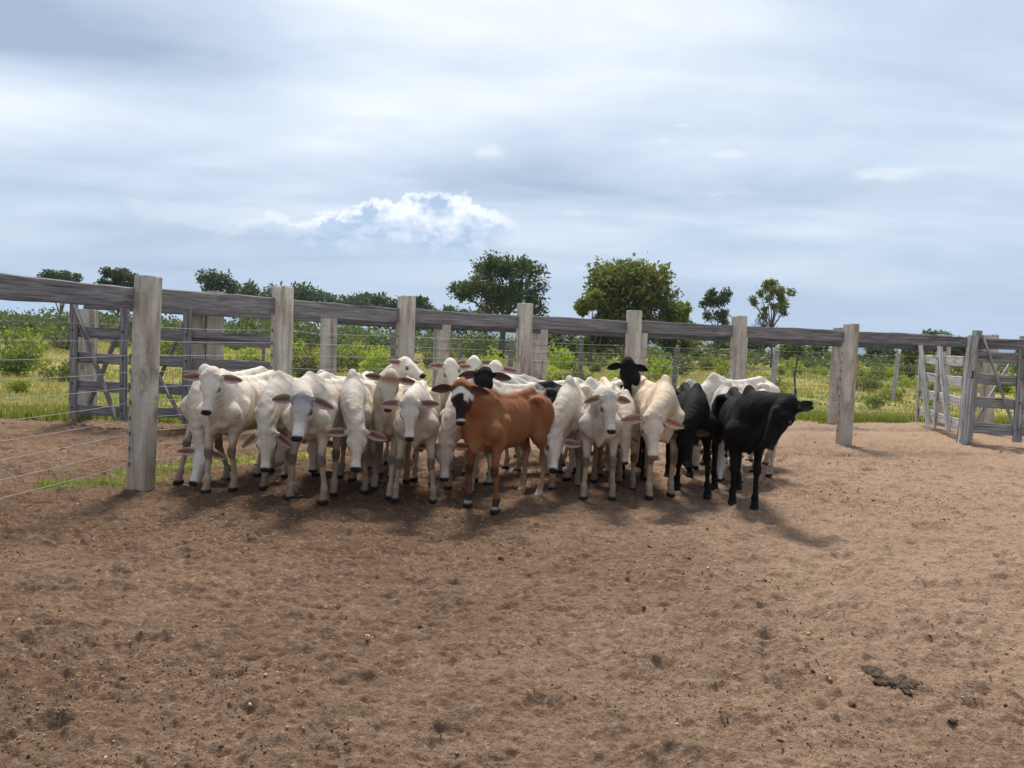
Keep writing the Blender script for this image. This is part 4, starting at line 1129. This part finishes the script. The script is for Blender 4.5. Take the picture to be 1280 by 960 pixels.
# ------------------------------------------------------------------ shrubs and trees
def leaf_cloud(cent, rad, n, size, seed, shell=.55, flat=1.0):
    """n leaf faces spread through several ellipsoid lumps"""
    g = np.random.default_rng(seed); cent = np.array(cent); rad = np.array(rad)
    w = (rad.prod(1)**(2/3)); k = g.choice(len(cent), n, p=w/w.sum())
    d = g.normal(size=(n, 3)); d /= np.linalg.norm(d, axis=1)[:, None]
    rr = (shell+(1-shell)*g.random(n))**.8*(1+.10*g.normal(size=n))
    # clumpy: modulate radius by a noise of direction
    rr = rr*(1+.28*(vnoise(d[:, 0]*3+k*7.1, d[:, 1]*3+d[:, 2]*2.3, seed)))
    P = cent[k]+d*rad[k]*rr[:, None]
    a = g.normal(size=(n, 3)); a /= np.linalg.norm(a, axis=1)[:, None]
    b = np.cross(a, d+g.normal(size=(n, 3))*.7); b /= np.linalg.norm(b, axis=1)[:, None]
    s = size*(.55+.9*g.random(n))[:, None]
    V = np.stack([P-a*s, P+b*s*.45, P+a*s, P-b*s*.45], 1).reshape(-1, 3)
    q = np.arange(n)[:, None]*4+np.arange(4)[None]
    lumpv = g.random(len(cent))[k]
    c = np.clip(.55*lumpv+.45*g.random(n), 0, 1)
    C = np.repeat(np.stack([c, c, c], 1), 4, 0)
    return V, q, C
def shrub_mesh(seed, n, leaf, tall=1.0, wide=1.0, sparse=False):
    g = np.random.default_rng(seed); m = g.integers(6, 11)
    cent = []; rad = []
    for i in range(m):
        a = g.random()*6.28; d = .62*wide*math.sqrt(g.random()); z = tall*(.18+.62*g.random())*(1-.35*d)
        r_ = .18+.20*g.random(); cent.append((math.cos(a)*d, math.sin(a)*d, z)); rad.append((r_*1.1, r_*1.1, r_*(.8+.6*g.random())*tall))
    cent.append((0, 0, .28*tall)); rad.append((.62*wide, .62*wide, .32*tall))
    return leaf_cloud(cent, rad, n, leaf, seed, .35 if sparse else .5)
def stems(parent, r, H, spread, n, rad, name='stem'):
    V = []; Fc = []
    for i in range(n):
        a = r.uniform(0, 6.28); e = Vector((math.cos(a)*spread*r.uniform(.3, 1), math.sin(a)*spread*r.uniform(.3, 1), H*r.uniform(.6, 1)))
        pts = [Vector((0, 0, -.05)), e*.45+Vector((r.uniform(-.05, .05), r.uniform(-.05, .05), .05)), e]
        v, f = tube(pts, [rad, rad*.7, rad*.3], 5); o = len(V); V += v; Fc += [tuple(k+o for k in t) for t in f]
    return V, Fc
def gap_name(x, y):
    u_ = x/y*F_PX+640; xs = [183, 352, 507, 653, 789, 922, 1066, 1211]
    names = ['first', 'second', 'third', 'fourth', 'fifth', 'sixth', 'seventh']
    if u_ < xs[0]: return 'left of the nearest concrete post'
    for i in range(7):
        if u_ < xs[i+1]:
            return 'right of the %s inner post' % names[i]
    return 'behind the right hand gates'
def shrubs():
    base = []
    for i in range(7):
        V, q, C = shrub_mesh(300+i, 900, .070, [1, 1.15, .85, 1.3, 1, .9, 1.2][i], [1, .9, 1.2, .8, 1, 1.1, .9][i], i in (3, 6))
        me_o = mesh_obj('foliage', V, q, None, colors=C); me = me_o.data; bpy.data.objects.remove(me_o); base.append(me)
    r0 = random.Random(1); v, f = stems(None, r0, .8, .45, 7, .018)
    so = mesh_obj('stem', v, f, M['bark']); sme = so.data; bpy.data.objects.remove(so)
    r = random.Random(21); items = []
    # rows of bush, denser with distance; the left field keeps an open yellow meadow
    for i in range(125):
        d = r.uniform(25, 66); u_ = r.uniform(-.85, .80)
        if u_ < -.42 and d < 42: continue
        if .12 < u_ < .75 and d < 27: continue
        if -.42 < u_ < .1 and d < 28 and r.random() < .4: continue
        size = r.uniform(.55, 1.3)*(1 if d > 30 else .75)
        if u_ > .25: size *= .80
        items.append((u_*d, d, size, r.choices(['leaf_bright', 'leaf_mid', 'leaf_olive'], [.50, .25, .25])[0]))
    items += [(-12.6, 21.5, .62, 'leaf_mid'), (-14.8, 23.0, .85, 'leaf_mid'), (-16.5, 26, 1.0, 'leaf_bright'), (-19.5, 27.5, 1.1, 'leaf_bright'), (-11.2, 17.3, .36, 'leaf_bright'),
              (-10.6, 30, 1.05, 'leaf_bright'), (-8.0, 29, 1.1, 'leaf_bright'), (-5.6, 31, .95, 'leaf_bright'), (-3.9, 23, .75, 'leaf_mid'), (10.6, 22.5, .42, 'leaf_mid'), (13.2, 24, .6, 'leaf_mid'), (2.3, 29, .9, 'leaf_mid'), (-1.0, 30, 1.0, 'leaf_bright')]
    cn = {'leaf_bright': 'bright yellow-green', 'leaf_mid': 'mid green', 'leaf_olive': 'dull olive'}
    mats = {}
    for i, (x, y, s_, mt) in enumerate(items):
        dist = 'nearer' if y < 34 else ('middle-distance' if y < 48 else 'farther')
        root = empty('shrub', (x, y, 0), r.uniform(0, 6.28)); root.scale = (s_*1.15, s_*1.15, s_*1.12)
        k = r.randrange(7)
        key = (k, mt)
        if key not in mats:
            mm = base[k].copy(); mm.materials.append(M[mt]); mats[key] = mm
        a = bpy.data.objects.new('foliage', mats[key]); link(a, root)
        if y < 34: b = bpy.data.objects.new('stem', sme); link(b, root)
        lab = '%s shrub in the %s pasture, %s' % (cn[mt], dist, gap_name(x, y))
        tag(root, lab, 'shrub', '%s, %s shrubs %s' % (cn[mt], dist, gap_name(x, y)))
shrubs()

def tree(label, px, d, top, wide, mat, seed, lobes=14, n=5200, leaf=.26, trunk_h=.32, trunk_r=.2, base_gap=.30, shape='round', bare=0, group=None, forks=5, leafrad=1.0):
    g = np.random.default_rng(seed); r = random.Random(seed)
    p = at_y(px, 430, d)
    H = (at_y(px, top, d)).z
    root = empty('tree', (p.x, d, 0)); tag(root, label, 'tree', group)
    W = wide*d/F_PX/2
    cent = []; rad = []
    for i in range(lobes):
        a = g.random()*6.28; rr = math.sqrt(g.random())*.78
        t = g.random()**.7
        z = H*(base_gap+(1-base_gap)*(.12+.74*t))
        prof = {'round': math.sin(math.pi*(.18+.70*t))**.6, 'umbrella': (.55+.45*math.sin(math.pi*(.2+.7*t))), 'broad': (1.0-.35*t)}[shape]
        q = .28+.16*g.random()
        cent.append((math.cos(a)*rr*W*prof, math.sin(a)*rr*W*prof, z)); rad.append((W*q*leafrad*1.1, W*q*leafrad*1.1, min(W*q*1.1, H*.19)*(.8+.3*g.random())*leafrad))
    V, Q, C = leaf_cloud(cent, rad, n, leaf, seed, .25)
    m = V[:, 2] < H*1.04
    mesh_obj('crown', V, Q, M[mat], root, colors=C)
    # trunk that forks, limbs to the lumps
    fork = Vector((r.uniform(-.2, .2), 0, H*trunk_h))
    pts = [Vector((0, 0, -.2)), Vector((.05, 0, H*.1)), fork]; tv, tf = tube(pts, [trunk_r*1.25, trunk_r, trunk_r*.8], 8)
    mesh_obj('trunk', tv, tf, M['bark'], root)
    for j, c in enumerate(cent[:forks+bare]):
        c = Vector(c); mid = fork.lerp(c, .5)+Vector((r.uniform(-.3, .3), r.uniform(-.3, .3), -.05*H))
        v, f = tube([fork-Vector((0, 0, .1)), mid, c], [trunk_r*.55, trunk_r*.33, trunk_r*.12], 6)
        for k2 in range(3):
            e = mid.lerp(c, .4+.3*k2)+Vector((r.uniform(-1, 1), r.uniform(-1, 1), r.uniform(.2, 1)))*W*.28
            v2, f2 = tube([mid.lerp(c, .25*k2+.1), e], [trunk_r*.18, trunk_r*.05], 5); o = len(v); v += v2; f += [tuple(i+o for i in t) for t in f2]
        mesh_obj('limb', v, f, M['bark'], root)
    return root
def bare_branches(root, H, n, R0, seed, x0=0.0, spread=1.0):
    r = random.Random(seed); V = []; Fc = []
    def grow(p, d, L, rad, lev):
        nonlocal V, Fc
        q = p+d*L; m_ = p.lerp(q, .5)+Vector((r.uniform(-.06, .06), r.uniform(-.06, .06), 0))*L
        v, f = tube([p, m_, q], [rad, rad*.85, rad*.6], 5); o = len(V); V += v; Fc += [tuple(i+o for i in t) for t in f]
        if lev == 0: return
        for k in range(3):
            nd = (d+Vector((r.uniform(-.75, .75), r.uniform(-.75, .75), r.uniform(-.1, .5)))).normalized()
            grow(p.lerp(q, r.uniform(.5, 1)), nd, L*.62, rad*.55, lev-1)
    for i in range(n):
        grow(Vector((x0, 0, H*.15)), Vector((r.uniform(-.7, .3)*spread, r.uniform(-.3, .3), 1)).normalized(), H*.33, R0, 4)
    mesh_obj('bare_branch', V, Fc, M['bark'], root)

tree('dark spreading tree with an open crown, left of the largest tree', 627, 72, 315, 146, 'leaf_dark', 6, lobes=42, n=11500, leaf=.17, trunk_h=.36, trunk_r=.28, base_gap=.36, shape='umbrella', forks=12, leafrad=.52)
tree('wide dense olive-green tree, the largest one, right of the middle', 786, 62, 324, 148, 'leaf_tree', 9, lobes=44, n=16000, leaf=.20, trunk_h=.25, trunk_r=.3, base_gap=.12, shape='broad', forks=8, leafrad=.85)
tree('rounded lower right shoulder of olive foliage beside the largest tree', 842, 64, 372, 62, 'leaf_tree', 19, lobes=14, n=4200, leaf=.20, trunk_h=.2, trunk_r=.15, base_gap=.05, shape='round')
tree('low broad bush-like tree at the left foot of the largest tree', 738, 60, 362, 60, 'leaf_tree', 29, lobes=14, n=4200, leaf=.20, trunk_h=.2, trunk_r=.15, base_gap=.05, shape='round')
tree('small slender dark tree between the largest tree and the half-bare tree', 895, 78, 359, 48, 'leaf_dark', 14, lobes=15, n=2600, leaf=.16, trunk_h=.45, trunk_r=.10, base_gap=.45, shape='round', leafrad=.75)
t = tree('half-bare tree with dead branches to the left and thin foliage to the right', 965, 76, 345, 74, 'leaf_tree', 18, lobes=22, n=3000, leaf=.14, trunk_h=.45, trunk_r=.13, base_gap=.48, shape='round', leafrad=.42, forks=12)
bare_branches(t, 6.4, 4, .10, 5, -.9)
tree('dark flat-crowned tree at the far left edge of the skyline', 77, 110, 338, 50, 'leaf_dark', 31, lobes=18, n=4600, leaf=.24, base_gap=.62, shape='umbrella', leafrad=.9)
tree('dark lumpy tree above the rail just left of the nearest concrete post', 148, 95, 331, 50, 'leaf_dark', 32, lobes=22, n=5200, leaf=.22, base_gap=.45, shape='umbrella', leafrad=.8)
tree('small dark tree with a round crown right of the nearest concrete post', 268, 120, 341, 54, 'leaf_dark', 34, lobes=18, n=2600, leaf=.26, base_gap=.68, shape='umbrella', leafrad=.9)
tl = [(300, 352, 34), (325, 357, 32), (350, 360, 36), (372, 357, 40), (392, 360, 40), (412, 367, 30), (440, 372, 34), (462, 369, 32), (487, 374, 30), (520, 372, 26), (548, 386, 40), (585, 388, 40)]
for i, (px, tp, w) in enumerate(tl):
    wh = 'dark tree of the distant wood, %s' % ('right of the first concrete post' if px < 340 else 'between the second and third concrete posts' if px < 507 else 'between the third and fourth concrete posts')
    tree(wh, px, 150+8*(i % 3), tp-2, w*1.7, 'leaf_dark', 50+i, lobes=15, n=2600, leaf=.40, base_gap=.30, shape='umbrella', trunk_r=.2, forks=3, group='distant wood, '+wh.split(', ')[1])
tr = [(700, 414, 60), (862, 424, 40), (905, 412, 34), (945, 420, 50), (985, 424, 44), (1020, 428, 36), (1098, 431, 44), (1130, 438, 30), (1152, 412, 36), (1180, 414, 52), (1205, 422, 40), (1228, 430, 34), (1290, 432, 40)]
for i, (px, tp, w) in enumerate(tr):
    wh = 'dark green tree beyond the pasture, %s' % ('behind the herd' if px < 930 else 'between the sixth and seventh concrete posts' if px < 1066 else 'right of the seventh concrete post')
    tree(wh, px, 80+9*(i % 4), tp, w*1.3, 'leaf_tree' if i % 3 else 'leaf_dark', 80+i, lobes=10, n=1900, leaf=.28, base_gap=.15, shape='broad', trunk_r=.15, forks=3, group='trees beyond the pasture, '+wh.split(', ')[1])

def far_wood():
    """scrub that runs together into one mass at the edge of the pasture"""
    g = np.random.default_rng(3); cent = []; rad = []
    for i in range(420):
        u_ = g.uniform(-1.3, 1.3); d = g.uniform(68, 130); s_ = g.uniform(1.1, 2.2)*(1 if u_ < .1 else .72)
        if u_ < -.2: s_ *= 1.25
        cent.append((u_*d, d, s_*.55)); rad.append((s_*1.5, s_*1.5, s_*.85))
    V, Q, C = leaf_cloud(cent, rad, 90000, .24, 3, .35)
    V[:, 2] = np.maximum(V[:, 2], 0)
    o = mesh_obj('scrub', V, Q, M['leaf_far'], colors=C); tag(o, 'distant scrub running together along the edge of the pasture', kind='stuff')
far_wood()

def hills():
    for nm, d0, hmax, seed, lab in (('hills', 3000, 66, 4, 'long low wooded ridge on the horizon'), ('distant_hills', 5200, 100, 9, 'faint higher plateau far behind')):
        nx, ny = 420, 26; xs = np.linspace(-1.6, 1.6, nx)*d0; ys = np.linspace(0, 1, ny)
        X_, Y_ = np.meshgrid(xs, ys); prof = np.sin(np.pi*Y_)**.7
        H_ = hmax*(.72+.35*fbm(X_/d0*2.4, Y_*1.4, seed, 4)+.18*np.clip(X_/d0, -.6, 1))*prof
        V = np.stack([X_, d0+Y_*d0*.25, H_-2], -1).reshape(-1, 3)
        i = np.arange(ny-1)[:, None]; j = np.arange(nx-1)[None]
        Q = np.stack([i*nx+j, i*nx+j+1, (i+1)*nx+j+1, (i+1)*nx+j], -1).reshape(-1, 4)
        tag(mesh_obj(nm, V, Q, M['hill'], smooth=True), lab, kind='structure')
hills()

# ------------------------------------------------------------------ air
def haze():
    bm = bmesh.new(); bmesh.ops.create_cube(bm, size=1); me = bpy.data.meshes.new('haze'); bm.to_mesh(me); bm.free()
    o = bpy.data.objects.new('haze', me); link(o); o.scale = (22000, 22000, 142); o.location = (0, 0, 142/2-2)
    m = bpy.data.materials.new('thin_blue_air'); m.use_nodes = True; t = m.node_tree; t.nodes.clear()
    out = t.nodes.new('ShaderNodeOutputMaterial'); v = t.nodes.new('ShaderNodeVolumePrincipled')
    v.inputs['Color'].default_value = (.62, .78, 1.0, 1); v.inputs['Density'].default_value = .00022; v.inputs['Anisotropy'].default_value = 0.1
    t.links.new(v.outputs[0], out.inputs['Volume']); me.materials.append(m)
    tag(o, 'thin bluish morning haze', kind='stuff')
HAZE = True
if HAZE: haze()
